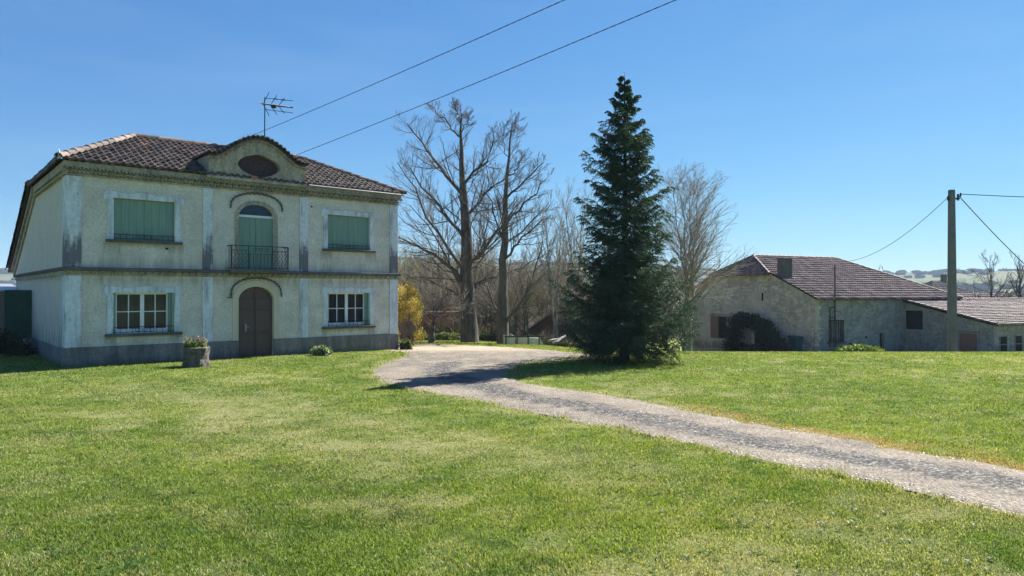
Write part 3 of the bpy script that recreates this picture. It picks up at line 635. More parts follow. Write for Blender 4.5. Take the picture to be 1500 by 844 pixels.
# pediment
def ph_(x): a = min(1, abs(x) / 1.4); return 6.64 + .72 * (.5 * (1 + math.cos(math.pi * a))) ** .6
def ped(b):
    cz, ea, eb = 6.42, .72, .40; n = 64
    for k in range(n):
        q = []
        for kk in (k, k + 1):
            th = 2 * math.pi * kk / n; dx, dz = math.cos(th), math.sin(th)
            e = 1 / math.sqrt((dx / ea) ** 2 + (dz / eb) ** 2); lens = 1 - .1 * abs(math.sin(2 * th)); inn = (dx * e * lens, cz + dz * e * lens)
            t = e
            while True:
                t += .01; x, z = dx * t, cz + dz * t
                if abs(x) >= 1.62 or z <= 5.93 or z >= ph_(x) - .04: break
            q.append((inn, (x, z)))
        (i0, o0), (i1, o1) = q; y = -.23
        b.add([(i0[0], y, i0[1]), (o0[0], y, o0[1]), (o1[0], y, o1[1]), (i1[0], y, i1[1])], [(0, 1, 2, 3)])
        b.add([(i0[0], y, i0[1]), (i1[0], y, i1[1]), (i1[0], .0, i1[1]), (i0[0], .0, i0[1])], [(0, 1, 2, 3)])
    for s in (-1, 1): b.add([(s * 1.62, -.23, 5.9), (s * 1.62, 2.0, 5.9), (s * 1.62, 2.0, 6.62), (s * 1.62, -.23, 6.62)], [(0, 1, 2, 3)])
add('pediment_base', 'cornice', lambda b: b.box(-1.7, 1.7, -.27, 0, 5.86, 5.95, .01))
pd = add('pediment', 'cornice', ped, recalc=False)
add('oculus', 'oculus', lambda b: [b.box(-.8, .8, -.06 + .01 * (k % 2), .0, 6.0 + k * .07, 6.065 + k * .07) for k in range(12)], pd)
def barrel(b):
    n = 40; X = [-1.66 + 3.32 * k / n for k in range(n + 1)]
    for k in range(n):
        a, c = X[k], X[k + 1]
        b.add([(a, -.28, ph_(a) - .0), (c, -.28, ph_(c)), (c, 3.9, ph_(c)), (a, 3.9, ph_(a))], [(0, 1, 2, 3)], (.3, .3, .3))
        b.add([(a, -.28, ph_(a) - .05), (c, -.28, ph_(c) - .05), (c, -.28, ph_(c)), (a, -.28, ph_(a))], [(0, 1, 2, 3)], (.3, .3, .3))
        b.add([(a, -.28, ph_(a) - .05), (c, -.28, ph_(c) - .05), (c, 0, ph_(c) - .05), (a, 0, ph_(a) - .05)], [(0, 1, 2, 3)], (.3, .3, .3))
    s = -1.66
    while s < 1.7:
        e = .01; sl = (ph_(s + e) - ph_(s - e)) / (2 * e); nrm = Vector((-sl, 0, 1)).normalized()
        for row in range(9):
            b.halfround(Vector((s, -.4 + row * .42, ph_(s))) + nrm * (.0 + .012 * (row % 2)), (0, 1, -.04), .46, .085, nrm, 5, .02)
        s += .16 * nrm.z
bo = add('pediment_roof', 'ridge', barrel, roof, recalc=False, col=True)
def genarc(b):
    s = -1.62
    while s < 1.66:
        e = .01; sl = (ph_(s + e) - ph_(s - e)) / (2 * e); nrm = Vector((-sl, 0, 1)).normalized()
        b.halfround(Vector((s, -.32, ph_(s))) - nrm * .16, (0, 1, 0), .1, .08, nrm, 5, .025); s += .175 * nrm.z
add('pediment_moulding', 'cornice', genarc, pd, recalc=False)
# wild grass tuft growing on the pediment tiles
gp = []; 
for i in range(60): gp.append((random.gauss(0.02, .35), random.uniform(-.2, .2)))
add('roof_weed', 'leaf', lambda b: [b.add([(x - .008, y, ph_(x) + .08), (x + .008, y, ph_(x) + .08), (x + random.uniform(-.04, .04), y, ph_(x) + random.uniform(.14, .26))], [(0, 1, 2)], (.1, .13, .04)) for x, y in gp], roof, recalc=False, col=True)
# window surrounds
def chapeau(x0, x1, z1):
    c = (x0 + x1) / 2; hw = (x1 - x0) / 2 + .27; top = []
    for k in range(29):
        u = -1 + 2 * k / 28; a = abs(u)
        z = z1 + .155 + (.06 * math.exp(-(u / .22) ** 2)) + .05 * smooth(.5, .82, a) - .1 * smooth(.92, 1.0, a)
        top.append((c + u * hw, float(z)))
    return [(x1 + .27, z1 - .03), (x1 + .17, z1 - .08), (x1, z1 - .08), (x1, z1), (x0, z1), (x0, z1 - .08), (x0 - .17, z1 - .08), (x0 - .27, z1 - .03)] + top
def surround(x0, x1, z0, z1, i):
    def f(b):
        P = chapeau(x0, x1, z1); n = 28
        top = P[8:]
        for k in range(28):
            (a, za), (c, zc) = top[k], top[k + 1]
            lo = lambda x: z1 if x0 <= x <= x1 else z1 - .06
            m_ = (a + c) / 2; l = lo(m_); b.prism([(a, l), (c, l), (c, zc), (a, za)], -.025, 0)
        b.box(x0 - .17, x0, -.024, 0, z0, z1 - .061); b.box(x1, x1 + .17, -.024, 0, z0, z1 - .061)
    return f
def shutter_leaf(b, x0, x1, y, z0, z1, boards=4):
    wd = (x1 - x0) / boards
    for k in range(boards): b.box(x0 + k * wd + .0015, x0 + (k + 1) * wd - .0015, y, y + .028, z0, z1, .003)
    b.box(x0 + .01, x1 - .01, y + .028, y + .045, z0 + .15, z0 + .25); b.box(x0 + .01, x1 - .01, y + .028, y + .045, z1 - .25, z1 - .15)
def guard(b, x0, x1, z0, h, y=-.04):
    b.box(x0, x1, y - .012, y + .012, z0 + h - .02, z0 + h); b.box(x0, x1, y - .008, y + .008, z0 + .03, z0 + .045)
    n = int((x1 - x0) / .16)
    for k in range(n + 1):
        x = x0 + (x1 - x0) * k / n; b.tube([(x, y, z0), (x, y, z0 + h)], .007, 5)
    c = (x0 + x1) / 2
    for q in (-.2, 0, .2):
        b.tube([(c + q + .07 * math.cos(t), y, z0 + h * .5 + .05 * math.sin(t)) for t in np.linspace(0, 6.28, 11)], .007, 4)
for i, (x0, x1, z0, z1) in enumerate(WIN):
    wn = add('window', 'trim', surround(x0, x1, z0, z1, i))
    add('sill', 'stringdark', lambda b: b.box(x0 - .22, x1 + .22, -.13, .2, z0 - .085, z0 - .002, .012), wn)
    add('guard_rail', 'iron', lambda b: guard(b, x0 + .01, x1 - .01, z0 + .002, .2 if i < 2 else .17), wn)
    if i < 2:
        L = .07 if i == 0 else .05; Rt = .16
        def fr(b):
            a, c = x0 + L, x1 - Rt; y0, y1 = .1, .15; mid = (a + c) / 2
            b.box(a, a + .045, y0, y1, z0, z1); b.box(c - .045, c, y0, y1, z0, z1); b.box(a + .045, c - .045, y0, y1, z1 - .05, z1); b.box(a + .045, c - .045, y0, y1, z0, z0 + .13)
            b.box(mid - .055, mid + .055, y0 - .01, y1 - .002, z0 + .131, z1 - .051)
            for (p, q) in ((a + .045, mid - .055), (mid + .055, c - .045)):
                m_ = (p + q) / 2; zz = z0 + .13 + (z1 - z0 - .18) * .5
                b.box(m_ - .014, m_ + .014, y0 + .005, y1 - .005, z0 + .131, z1 - .051); b.box(p, q, y0 + .007, y1 - .007, zz - .014, zz + .014)
        add('frame', 'white', fr, wn)
        add('pane', 'glass', lambda b: b.add([(x0 + L + .03, .126, z0 + .1), (x1 - Rt - .03, .126, z0 + .1), (x1 - Rt - .03, .126, z1 - .03), (x0 + L + .03, .126, z1 - .03)], [(0, 1, 2, 3)]), wn, recalc=False)
        add('backing', 'dark', lambda b: (b.box(x0 - .06, x1 + .06, .34, .37, z0 - .06, z1 + .06), b.box(x0 - .06, -.02 + x0, .243, .34, z0 - .06, z1 + .06), b.box(x1 + .02, x1 + .06, .243, .34, z0 - .06, z1 + .06), b.box(x0 - .02, x1 + .02, .243, .34, z1 + .02, z1 + .06), b.box(x0 - .02, x1 + .02, .243, .34, z0 - .06, z0 - .02)), wn)  # dark box added behind the lower window to block leaking light
        add('curtain', 'curtain', lambda b: [b.box(x0 + .04 + k * .1, x0 + .14 + k * .1, .26 + .02 * (k % 2), .27 + .02 * (k % 2), z0 + .02, z1) for k in range(16)], wn)
        add('shutter', 'green', lambda b: b.box(x0 + .002, x0 + L - .004, .02, .16, z0 + .004, z1 - .004, .004), wn)
        add('shutter', 'green', lambda b: (b.box(x1 - Rt + .004, x1 - Rt * .55, .03, .16, z0 + .004, z1 - .004, .004), b.box(x1 - Rt * .5, x1 - .004, -.02, .16, z0 + .004, z1 - .004, .004)), wn)
    else:
        m_ = (x0 + x1) / 2 + (.0 if i == 2 else -.0)
        add('shutter', 'green', lambda b: shutter_leaf(b, x0 + .01, m_ - .004, .08, z0 + .01, z1 - .01), wn)
        add('shutter', 'green', lambda b: shutter_leaf(b, m_ + .004, x1 - .01, .08, z0 + .01, z1 - .01), wn)
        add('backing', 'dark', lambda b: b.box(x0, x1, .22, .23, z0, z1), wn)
# front door
def archpoly(x0, x1, z0, zs, zt, n=12):
    c = (x0 + x1) / 2
    return [(x0, z0), (x1, z0)] + [(c + .598 * math.cos(math.pi * k / n / 1), arch_z(.598 * math.cos(math.pi * k / n), .6, zs, zt) - .004) for k in range(n + 1)]
fd = add('front_door', 'door', lambda b: b.prism([p for p in archpoly(-.598, .598, -.1, 1.9, 2.36)], .14, .19))
def dpan(b):
    for s in (-1, 1):
        a, c = (.03, .54) if s > 0 else (-.54, -.03)
        b.box(a, c, .118, .139, .05, .75, .012); b.box(a, c, .118, .139, .83, 1.55, .012); b.box(a, c, .118, .139, 1.63, 1.95, .012)
    b.box(-.018, .018, .112, .139, -.05, 2.3)
add('door_panel', 'door', dpan, fd)
add('handle', 'zinc', lambda b: (b.box(-.33, -.295, .106, .139, .84, 1.1, .005), b.tube([(-.312, .1, 1.0), (-.312, .07, 1.0), (-.2, .07, 1.0)], .012, 6), b.tube([(-.312, .1, .9), (-.312, .08, .9)], .014, 8)), fd)
add('door_step', 'plinth', lambda b: b.box(-.85, .85, -.35, .1, -.3, -.03, .02))
# upper door with shutters, fanlight
ud = add('balcony_door', 'white', lambda b: (b.box(-.595, .595, .07, .13, 4.70, 4.78, .005),))
add('fanlight', 'glass', lambda b: b.prism([(x, z) for x, z in archpoly(-.598, .598, 4.781, 4.782, 5.14)], .1, .105), ud)
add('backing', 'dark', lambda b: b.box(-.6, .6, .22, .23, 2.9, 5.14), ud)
def fpaint(b):
    b.prism([(x, z) for x, z in archpoly(-.598, .598, 4.781, 4.782, 5.14)], .19, .2)
M['fan'] = simple('blue_grey_blind', (.12, .22, .38), (.16, .28, .45), 2, .3, 0)
add('blind', 'fan', fpaint, ud)
add('shutter', 'green', lambda b: shutter_leaf(b, -.59, -.004, .08, 2.92, 4.69, 3), ud); add('shutter', 'green', lambda b: shutter_leaf(b, .004, .59, .08, 2.92, 4.69, 3), ud)
# hood mouldings
def hood(zc, zt, hw):
    def f(b):
        n = 17
        P = []
        for k in range(n + 1):
            th = math.pi * (k / n); x = -hw * math.cos(th); z = zc + (zt - zc) * math.sin(th) ** .75; P.append((x, z))
        for k in range(n):
            (a, za), (c, zc_) = P[k], P[k + 1]; m = ((a + c) / 2, (za + zc_) / 2 + .05); 
            b.tube([(a, -.04, za), ((a * 2 + m[0]) / 3, -.05, za * .4 + m[1] * .6), (m[0], -.05, m[1]), ((c * 2 + m[0]) / 3, -.05, zc_ * .4 + m[1] * .6), (c, -.04, zc_)], [.018, .032, .035, .032, .018], 6)
    return f
def archband(z0, zs, zt, w_, both=True):
    def f(b):
        n = 20
        for k in range(n):
            t0, t1 = math.pi * k / n, math.pi * (k + 1) / n
            g = lambda t, e: ((.6 + e) * math.cos(t), zs + (zt - zs + e) * math.sin(t))
            a, c, d, e_ = g(t0, .0), g(t1, .0), g(t1, w_), g(t0, w_); b.prism([a, c, d, e_], -.02, 0)
        b.box(-.6 - w_, -.6, -.0205, 0, z0, zs); b.box(.6, .6 + w_, -.0205, 0, z0, zs)
    return f
add('door_surround', 'cream', archband(.563, 1.9, 2.36, .2)); add('door_surround', 'cornice', archband(2.902, 4.72, 5.14, .13), )
add('hood_moulding', 'stringdark', hood(2.0, 2.62, .86)); add('hood_moulding', 'stringdark', hood(4.95, 5.48, .88))
add('hood_moulding', 'stringdark', lambda b: b.box(-.98, -.8, -.04, 0, 1.97, 2.0))
# balcony
bal = add('balcony', 'stringdark', lambda b: b.box(-1.0, 1.0, -.42, 0.0, 2.805, 2.915, .015))
def rail(b):
    y = -.38; zt, zb = 3.72, 2.93
    b.box(-.96, .96, y - .018, y + .018, zt - .025, zt); b.box(-.96, .96, y - .01, y + .01, zb + .03, zb + .05)
    for s in (-1, 1):
        b.box(s * .95 - .014, s * .95 + .014, y - .013, y + .013, zb, zt - .026); b.box(s * .95 - .016, s * .95 + .016, y + .02, 0.0, zt - .025, zt); b.box(s * .95 - .01, s * .95 + .01, y + .02, 0, zb + .03, zb + .05)
        for q in (-.3, -.2, -.1): b.tube([(s * .95, q, zb + .04), (s * .95, q, zt - .02)], .008, 5)
        b.box(s * .4 - .012, s * .4 + .012, y - .011, y + .011, zb, zt - .026)
        a, c = sorted((s * .41, s * .94)); b.box(a, c, y - .008, y + .008, zt - .17, zt - .155)
        for k in range(4):
            x = a + (c - a) * (k + .5) / 4
            b.tube([(x + .035 * math.sin(t * 3.1), y, zb + .04 + (zt - .2 - zb) * t / 6.28) for t in np.linspace(0, 6.28, 15)], .009, 5)
    for k in range(7):
        x = -.36 + .12 * k; b.tube([(x, y, zb + .04), (x, y, 3.44)], .008, 5)
    b.box(-.388, .388, y - .008, y + .008, 3.44, 3.455)
    for cx in (-.2, 0, .2):
        b.tube([(cx + .085 * math.cos(t) * (1 - t / 14), y, 3.58 + .085 * math.sin(t) * (1 - t / 14)) for t in np.linspace(0, 9, 18)], .009, 5)
add('railing', 'iron', rail, bal)
# open green shutter leaf on the side wall and the side door behind it
sdr = add('side_door', 'dark', lambda b: b.box(-5.515, -5.502, 7.5, 8.5, -.2, 2.25))
add('shutter', 'greend', lambda b: shutter_leaf(b, -6.35, -5.53, 7.2, .5, 2.25), sdr)
# water stain / small vent marks
add('vent', 'dark', lambda b: b.box(-2.86, -2.78, -.012, 0.001, 3.5, 3.56)); add('vent', 'dark', lambda b: b.box(1.95, 2.0, -.012, .001, 5.2, 5.26))

# ------------------------------------------------------------------ aerial, shed, planter, plants by the house
def H2W(t, s, z): p = HC + HD * t + HB * s; return Vector((p.x, p.y, z))
pa = H2W(1.63, 3.5, 7.6)
an = thing('tv_aerial', 'metal television aerial with three arrow-like arms on a thin mast behind the curved pediment', 'aerial', pa)
add('mast', 'iron', lambda b: b.tube([(0, 0, -.1), (0, 0, 2.25)], [.028, .02], 8), an)
def els(b):
    bm_ = Vector((.93, -.3, -.18)).normalized(); o = Vector((-.12, .03, 1.98)); sd_ = Vector((.3, .93, .1)).normalized()
    b.tube([o, o + bm_ * 1.45], .022, 6)
    for k in range(12):
        p = o + bm_ * (.12 + k * .11); h = .5 - .02 * k; b.tube([p - sd_ * h, p + sd_ * h], .011, 5)
    for s in (-1, 1):
        for q in (0, 1, 2):
            p = o + bm_ * (.05 + .36 * q); b.tube([p, p + Vector((.24, 0, s * (.46 - .08 * q)))], .014, 5)
            b.tube([p + Vector((.1, 0, s * .22)), p + Vector((.34, .05, s * .24)) + bm_ * .25], .012, 5)
    b.box(.3, .48, -.16, -.04, 1.78, 1.91)
add('antenna_elements', 'iron', els, an)

sh = thing('dark_shed', 'low dark boarded shed with a pale roof edge at the left of the house', 'shed', H2W(-5.06, 11.2, 0), HA)
add('wall', 'redwood' if False else 'wood', lambda b: [b.box(-6 + k * .25, -6 + k * .25 + .24, 0, .04, -.5, 2.2) for k in range(22)], sh)
add('side_wall', 'wood', lambda b: (b.box(-.5, -.44, .04, 4, -.5, 2.2), b.box(-6, -5.94, .05, 4, -.5, 2.2), b.box(-6, -.5, 4, 4.06, -.5, 2.4)), sh)
add('roof', 'zinc', lambda b: b.add([(-6.1, -.15, 2.2), (-.35, -.15, 2.2), (-.35, 4.2, 2.5), (-6.1, 4.2, 2.5), (-6.1, -.15, 2.26), (-.35, -.15, 2.26), (-.35, 4.2, 2.56), (-6.1, 4.2, 2.56)], [(0, 3, 2, 1), (4, 5, 6, 7), (0, 1, 5, 4), (1, 2, 6, 5), (2, 3, 7, 6), (3, 0, 4, 7)]), sh)

hc = [H2W(t, s, z) for t, s, z in ((-6.3, 6.2, .25), (-7.0, 6.4, .3), (-7.9, 6.5, .3), (-8.8, 6.6, .35), (-6.1, 5.2, .1), (-6.6, 6.9, .4), (-9.6, 6.7, .3))]
dh = thing('dark_hedge', 'low dark evergreen shrubs in shade against the left side wall', 'shrub', (hc[0].x, hc[0].y, 0))
leaf_cloud([c - hc[0] + Vector((0, 0, hc[0].z)) for c in hc], [(.5, .45, .55)] * 6 + [(.5, .5, .5)], 6000, .06, [(.012, .025, .012), (.02, .04, .018), (.03, .05, .02)], parent=dh, shell=.2)
add('stem', 'bark', lambda b: [b.tube([(c.x - hc[0].x, c.y - hc[0].y, -.1), (c.x - hc[0].x + .1, c.y - hc[0].y, .5)], .03, 5) for c in hc], dh)

pp = onground(288, 537); px_, py_ = pp; pz = gz(px_, py_)
plt = thing('stone_planter', 'round rough stone planter on the lawn in front of the house', 'planter', (px_, py_, pz))
def planter(b):
    prof = [(.30, -.05), (.40, 0), (.405, .1), (.37, .25), (.39, .5), (.41, .62), (.37, .66), (.32, .64), (.31, .55), (.02, .55)]
    b.lathe(prof, 28)
    b.v = [(x * (1 + .05 * math.sin(7 * math.atan2(y, x) + z * 9)), y * (1 + .05 * math.sin(5 * math.atan2(y, x) - z * 7)), z) for x, y, z in b.v]
add('body', 'rock', planter, plt)
plt.scale = (.9, .9, .88)
add('soil', 'stringdark', lambda b: b.lathe([(.31, .58), (.001, .6)], 16), plt)
pf = thing('planter_flowers', 'small green plants and bare stalks growing in the round stone planter', 'plant', (px_, py_, pz + .53))
leaf_cloud([(-.1, 0, .05), (.12, .05, .07), (0, -.1, .1), (-.18, 0, .12)], [(.2, .2, .12)] * 4, 900, .05, [(.1, .17, .03), (.16, .24, .05), (.3, .3, .1)], parent=pf, shell=.1, up=.6)
add('stem', 'twig', lambda b: [b.tube([(random.uniform(-.2, .2), random.uniform(-.15, .15), 0), (random.uniform(-.3, .3), random.uniform(-.2, .2), .18), (random.uniform(-.33, .33), random.uniform(-.2, .2), random.uniform(.2, .38))], [.008, .006, .004], 4) for _ in range(34)], pf)
leaf_cloud([(-.2, 0, .28), (.1, 0, .3), (.2, 0, .22)], [(.16, .15, .08)] * 3, 160, .035, [(.2, .13, .12), (.12, .08, .08), (.5, .45, .4)], parent=pf, name='flower', shell=.1)

def weeds(name, label, cat, x, y, r, h, n, cols, size=.06):
    t = thing(name, label, cat, (x, y, gz(x, y)))
    leaf_cloud([(0, 0, h * .45), (r * .4, 0, h * .3), (-r * .4, .05, h * .3)], [(r * .6, r * .5, h * .5)] * 3, n, size, cols, parent=t, shell=.05, up=.8)
    add('stem', 'twig', lambda b: [b.tube([(random.uniform(-r, r) * .4, random.uniform(-r, r) * .3, -.02), (random.uniform(-r, r) * .7, random.uniform(-r, r) * .4, h * random.uniform(.6, 1.1))], [.007, .003], 4) for _ in range(14)], t); return t
GR = [(.05, .12, .03), (.09, .18, .04), (.16, .25, .07)]
q = onground(470, 521); weeds('leafy_weed', 'leafy green weed at the foot of the wall below the right ground floor window', 'plant', q[0], q[1], .4, .38, 900, GR + [(.5, .5, .45)])
q = H2W(5.62, -.25, 0); weeds('corner_weed', 'small dark weed clump at the right front corner of the house', 'plant', q.x + .12, q.y, .28, .5, 700, [(.04, .08, .02), (.08, .12, .03), (.2, .2, .08)])
q = H2W(-4.9, -.3, 0)
# forsythia beyond the corner
fx = at(600, 500, 31); FX = Vector((fx.x, fx.y, gz(fx.x, fx.y)))
fb = thing('yellow_bush', 'tall bush with small yellow and reddish spring leaves beside the right corner of the house', 'bush', FX)
fc = []; fr_ = []
for k in range(26):
    z = random.uniform(.25, 2.75); fc.append((random.uniform(-.72, .62) * (1.2 - z * .28) - .1, random.uniform(-.6, .6), z)); fr_.append((.3, .3, .34))
leaf_cloud(fc, fr_, 11000, .04, [(.42, .3, .05), (.55, .42, .08), (.25, .27, .06), (.35, .2, .07), (.18, .2, .06)], parent=fb, shell=.0)
add('stem', 'twig', lambda b: [b.tube([(random.uniform(-.25, .2), random.uniform(-.2, .2), 0), (c[0] * .6, c[1] * .6, c[2] * .55), c], [.02, .012, .005], 4) for c in fc for _ in range(3)], fb)

# ------------------------------------------------------------------ trees
def tubes_np(P, Rr, sides):
    M_, n, _ = P.shape; T = np.gradient(P, axis=1); T /= np.linalg.norm(T, axis=2, keepdims=True) + 1e-9
    ref = np.where(np.abs(T[..., 2:3]) < .9, np.array([0, 0, 1.]), np.array([1., 0, 0])); A = np.cross(T, ref); A /= np.linalg.norm(A, axis=2, keepdims=True) + 1e-9; B = np.cross(T, A)
    th = np.arange(sides) * 2 * np.pi / sides
    V = P[:, :, None, :] + Rr[:, :, None, None] * (A[:, :, None, :] * np.cos(th)[None, None, :, None] + B[:, :, None, :] * np.sin(th)[None, None, :, None])
    i = np.arange(n - 1)[:, None] * sides; k = np.arange(sides)[None, :]; k2 = (k + 1) % sides
    f = np.stack([i + k, i + k2, i + sides + k2, i + sides + k], -1).reshape(-1, 4)
    F_ = (f[None] + (np.arange(M_) * n * sides)[:, None, None]).reshape(-1, 4); return V.reshape(-1, 3), F_
def join_np(parts):
    vs_, fs_ = [], []; o = 0
    for v, f in parts: vs_.append(v); fs_.append(f + o); o += len(v)
    return np.concatenate(vs_), np.concatenate(fs_)
def grow(P, Rr, k, t0, t1, ang, lf, up, npts=4, rf=.6, wob=.12, minr=.003, taper=.35, r_=None, plane=None):
    r_ = r_ or rng; M_, n, _ = P.shape
    t = (t0 + (t1 - t0) * (np.arange(k)[None, :] + r_.random((M_, k))) / k); idx = t * (n - 1); a = np.clip(idx.astype(int), 0, n - 2); fr = idx - a; mi = np.arange(M_)[:, None]
    S = P[mi, a] * (1 - fr[..., None]) + P[mi, a + 1] * fr[..., None]; rad = Rr[mi, a] * (1 - fr) + Rr[mi, a + 1] * fr
    T = P[mi, a + 1] - P[mi, a]; T /= np.linalg.norm(T, axis=2, keepdims=True) + 1e-9
    L = np.linalg.norm(np.diff(P, axis=1), axis=2).sum(1)[:, None]
    rv = r_.normal(size=S.shape); rv -= (rv * T).sum(2, keepdims=True) * T; rv /= np.linalg.norm(rv, axis=2, keepdims=True) + 1e-9
    an_ = np.radians(ang[0] + (ang[1] - ang[0]) * r_.random((M_, k)))[..., None]
    D = T * np.cos(an_) + rv * np.sin(an_); ln = L * lf * (1.15 - .75 * t) * r_.uniform(.65, 1.2, (M_, k))
    m = M_ * k; D = D.reshape(m, 3); S = S.reshape(m, 3); ln = ln.reshape(m); rad = (rad.reshape(m) * rf).clip(minr)
    Q = np.empty((m, npts, 3)); Q[:, 0] = S; d = D.copy()
    for j in range(1, npts):
        d = d + r_.normal(0, wob, d.shape); d[:, 2] += up / npts * 2; d /= np.linalg.norm(d, axis=1, keepdims=True); Q[:, j] = Q[:, j - 1] + d * (ln / (npts - 1))[:, None]
    R2 = rad[:, None] * np.linspace(1, taper, npts)[None]; return Q, R2.clip(minr * .7)
def poly_resample(pts, n):
    pts = np.array(pts, float); d = np.r_[0, np.cumsum(np.linalg.norm(np.diff(pts, axis=0), axis=1))]; t = np.linspace(0, d[-1], n)
    return np.stack([np.interp(t, d, pts[:, i]) for i in range(3)], 1)
def finish_tree(name, label, cat, base_, trunkparts, twigparts, mt='bark', mw='twig', group=None):
    t = thing(name, label, cat, base_, 0, group)
    b = np.array(base_); v, f = join_np(trunkparts); link_mesh('trunk', v - b, f, M[mt], t, True)
    v, f = join_np(twigparts); link_mesh('crown', v - b, f, M[mw], t, False); return t
def limb_tree(name, label, Y, trunk, trad, limbs, seed, k2=13, k3=8, k4=5, up=.3, mt='bark', mw='twig', l2=.46, l3=.5, l4=.55, tr=.0065):
    r_ = np.random.default_rng(seed)
    tp = [at(px, py, Y) for px, py in trunk]; tp[0].z = gz(tp[0].x, tp[0].y) - .15; base_ = (tp[0].x, tp[0].y, tp[0].z + .15)
    tw = poly_resample([tuple(p) for p in tp], 14); tw[1:, :] += r_.normal(0, .03, (13, 3)); tr_ = np.interp(np.linspace(0, 1, 14), np.linspace(0, 1, len(trad)), trad)
    parts = [tubes_np(tw[None], tr_[None], 12)]
    LP = []; LR = []
    for pts, r0, dy in limbs:
        n = len(pts); q = [at(px, py, Y + dy * (j / (n - 1)) ** .8) for j, (px, py) in enumerate(pts)]; w_ = poly_resample([tuple(p) for p in q], 9); w_[1:-1] += r_.normal(0, .07, (7, 3)); LP.append(w_); LR.append(np.linspace(r0 * .5, r0 * .08 + .006, 9))
    LP = np.array(LP); LR = np.array(LR); parts.append(tubes_np(LP, LR, 7))
    P2, R2 = grow(LP, LR, k2, .1, 1, (28, 65), l2, up, 6, .42, .1, .007, r_=r_); R2 = np.minimum(R2, .028); top = tw[None, 6:]; P2b, R2b = grow(top, tr_[None, 6:], 18, 0, 1, (30, 65), .26, up, 6, .25, .12, .007, r_=r_); R2b = np.minimum(R2b, .028)
    P2 = np.concatenate([P2, P2b]); R2 = np.concatenate([R2, R2b]); parts.append(tubes_np(P2, R2, 5))
    P3, R3 = grow(P2, R2, k3, .1, 1, (22, 50), l3, up * .8, 4, .45, .09, tr, r_=r_); P4, R4 = grow(P3, R3, k4, .15, 1, (20, 50), l4, up * .4, 3, .6, .1, tr * .65, r_=r_)
    return finish_tree(name, label, 'tree', base_, parts, [tubes_np(P3, R3, 4), tubes_np(P4, R4, 3)], mt, mw)
YA = 36.5
limb_tree('bare_tree', 'largest bare grey tree with a massive trunk, standing right of the house', YA,
    [(688, 498), (687, 470), (684, 430), (685, 400), (683, 350), (681, 290), (676, 230), (674, 190), (676, 165)], [.5, .42, .36, .33, .27, .21, .14, .09, .025],
    [([(684, 420), (660, 390), (630, 372), (598, 356), (578, 345)], .26, -1.5), ([(682, 400), (655, 360), (625, 320), (612, 290), (598, 262), (582, 238)], .2, 1.5),
     ([(680, 350), (662, 330), (640, 300), (615, 270), (600, 245)], .2, -2), ([(678, 285), (660, 265), (640, 240), (612, 205), (596, 180)], .22, .5),
     ([(684, 395), (700, 375), (722, 345), (740, 325), (757, 300)], .24, -2.5), ([(682, 320), (700, 300), (722, 275), (745, 258)], .2, 2.0), ([(681, 268), (695, 250), (715, 235), (722, 205), (722, 190)], .16, -1),
     ([(672, 200), (655, 180), (640, 165), (632, 155)], .1, .8), ([(675, 195), (682, 180), (690, 166)], .07, -.5), ([(674, 180), (670, 165), (662, 148)], .07, 0),
     ([(684, 405), (700, 390), (708, 360), (712, 330), (716, 300)], .18, 3.0), ([(683, 430), (665, 400), (640, 350), (628, 330), (600, 300)], .16, 3),
     ([(684, 440), (700, 415), (730, 400), (742, 392)], .2, 2), ([(684, 390), (700, 378), (703, 340), (706, 300)], .12, 3), ([(684, 445), (660, 425), (625, 410), (592, 400)], .14, 1)], 11, k2=18, k3=9, k4=5)
limb_tree('bare_tree', 'tall slender bare tree just right of the largest bare tree, with a straight thin top', YA - 1,
    [(737, 498), (736, 460), (737, 400), (739, 340), (741, 290), (744, 240), (748, 205), (751, 178)], [.34, .27, .22, .19, .15, .1, .06, .015],
    [([(738, 380), (760, 350), (780, 335), (800, 320)], .15, -1.5), ([(740, 330), (755, 310), (780, 290), (800, 262)], .15, 1.5), ([(742, 290), (760, 270), (780, 250), (797, 238)], .13, -1),
     ([(736, 350), (725, 320), (715, 290), (712, 240)], .12, 1), ([(742, 262), (760, 240), (768, 225)], .08, 1), ([(745, 230), (735, 205), (742, 180)], .05, .3), ([(748, 208), (754, 190), (758, 172)], .035, 0),
     ([(737, 480), (755, 455), (775, 420), (790, 380), (795, 350)], .17, -1), ([(736, 470), (722, 445), (712, 420), (705, 395)], .14, 1.5), ([(738, 410), (752, 395), (775, 385), (800, 372)], .12, 2), ([(739, 360), (760, 342), (785, 318), (806, 300)], .12, 2.5)], 12, k2=16, k3=9, k4=5)
limb_tree('bare_apple_tree', 'small low spreading bare fruit tree left of the massive trunk', YA - 2.5,
    [(631, 498), (633, 478), (636, 466), (634, 460)], [.18, .14, .12, .08],
    [([(635, 470), (620, 455), (605, 445), (592, 440)], .08, -1), ([(635, 466), (645, 450), (652, 430), (655, 405)], .08, .8), ([(636, 468), (655, 460), (680, 460), (700, 462)], .09, -.5), ([(634, 463), (622, 440), (615, 415)], .07, .5), ([(635, 464), (635, 440), (640, 410)], .06, 1), ([(636, 466), (665, 450), (680, 430)], .07, 1)], 13, 9, 7, 4, mw='twig2', l2=.5, l3=.5)
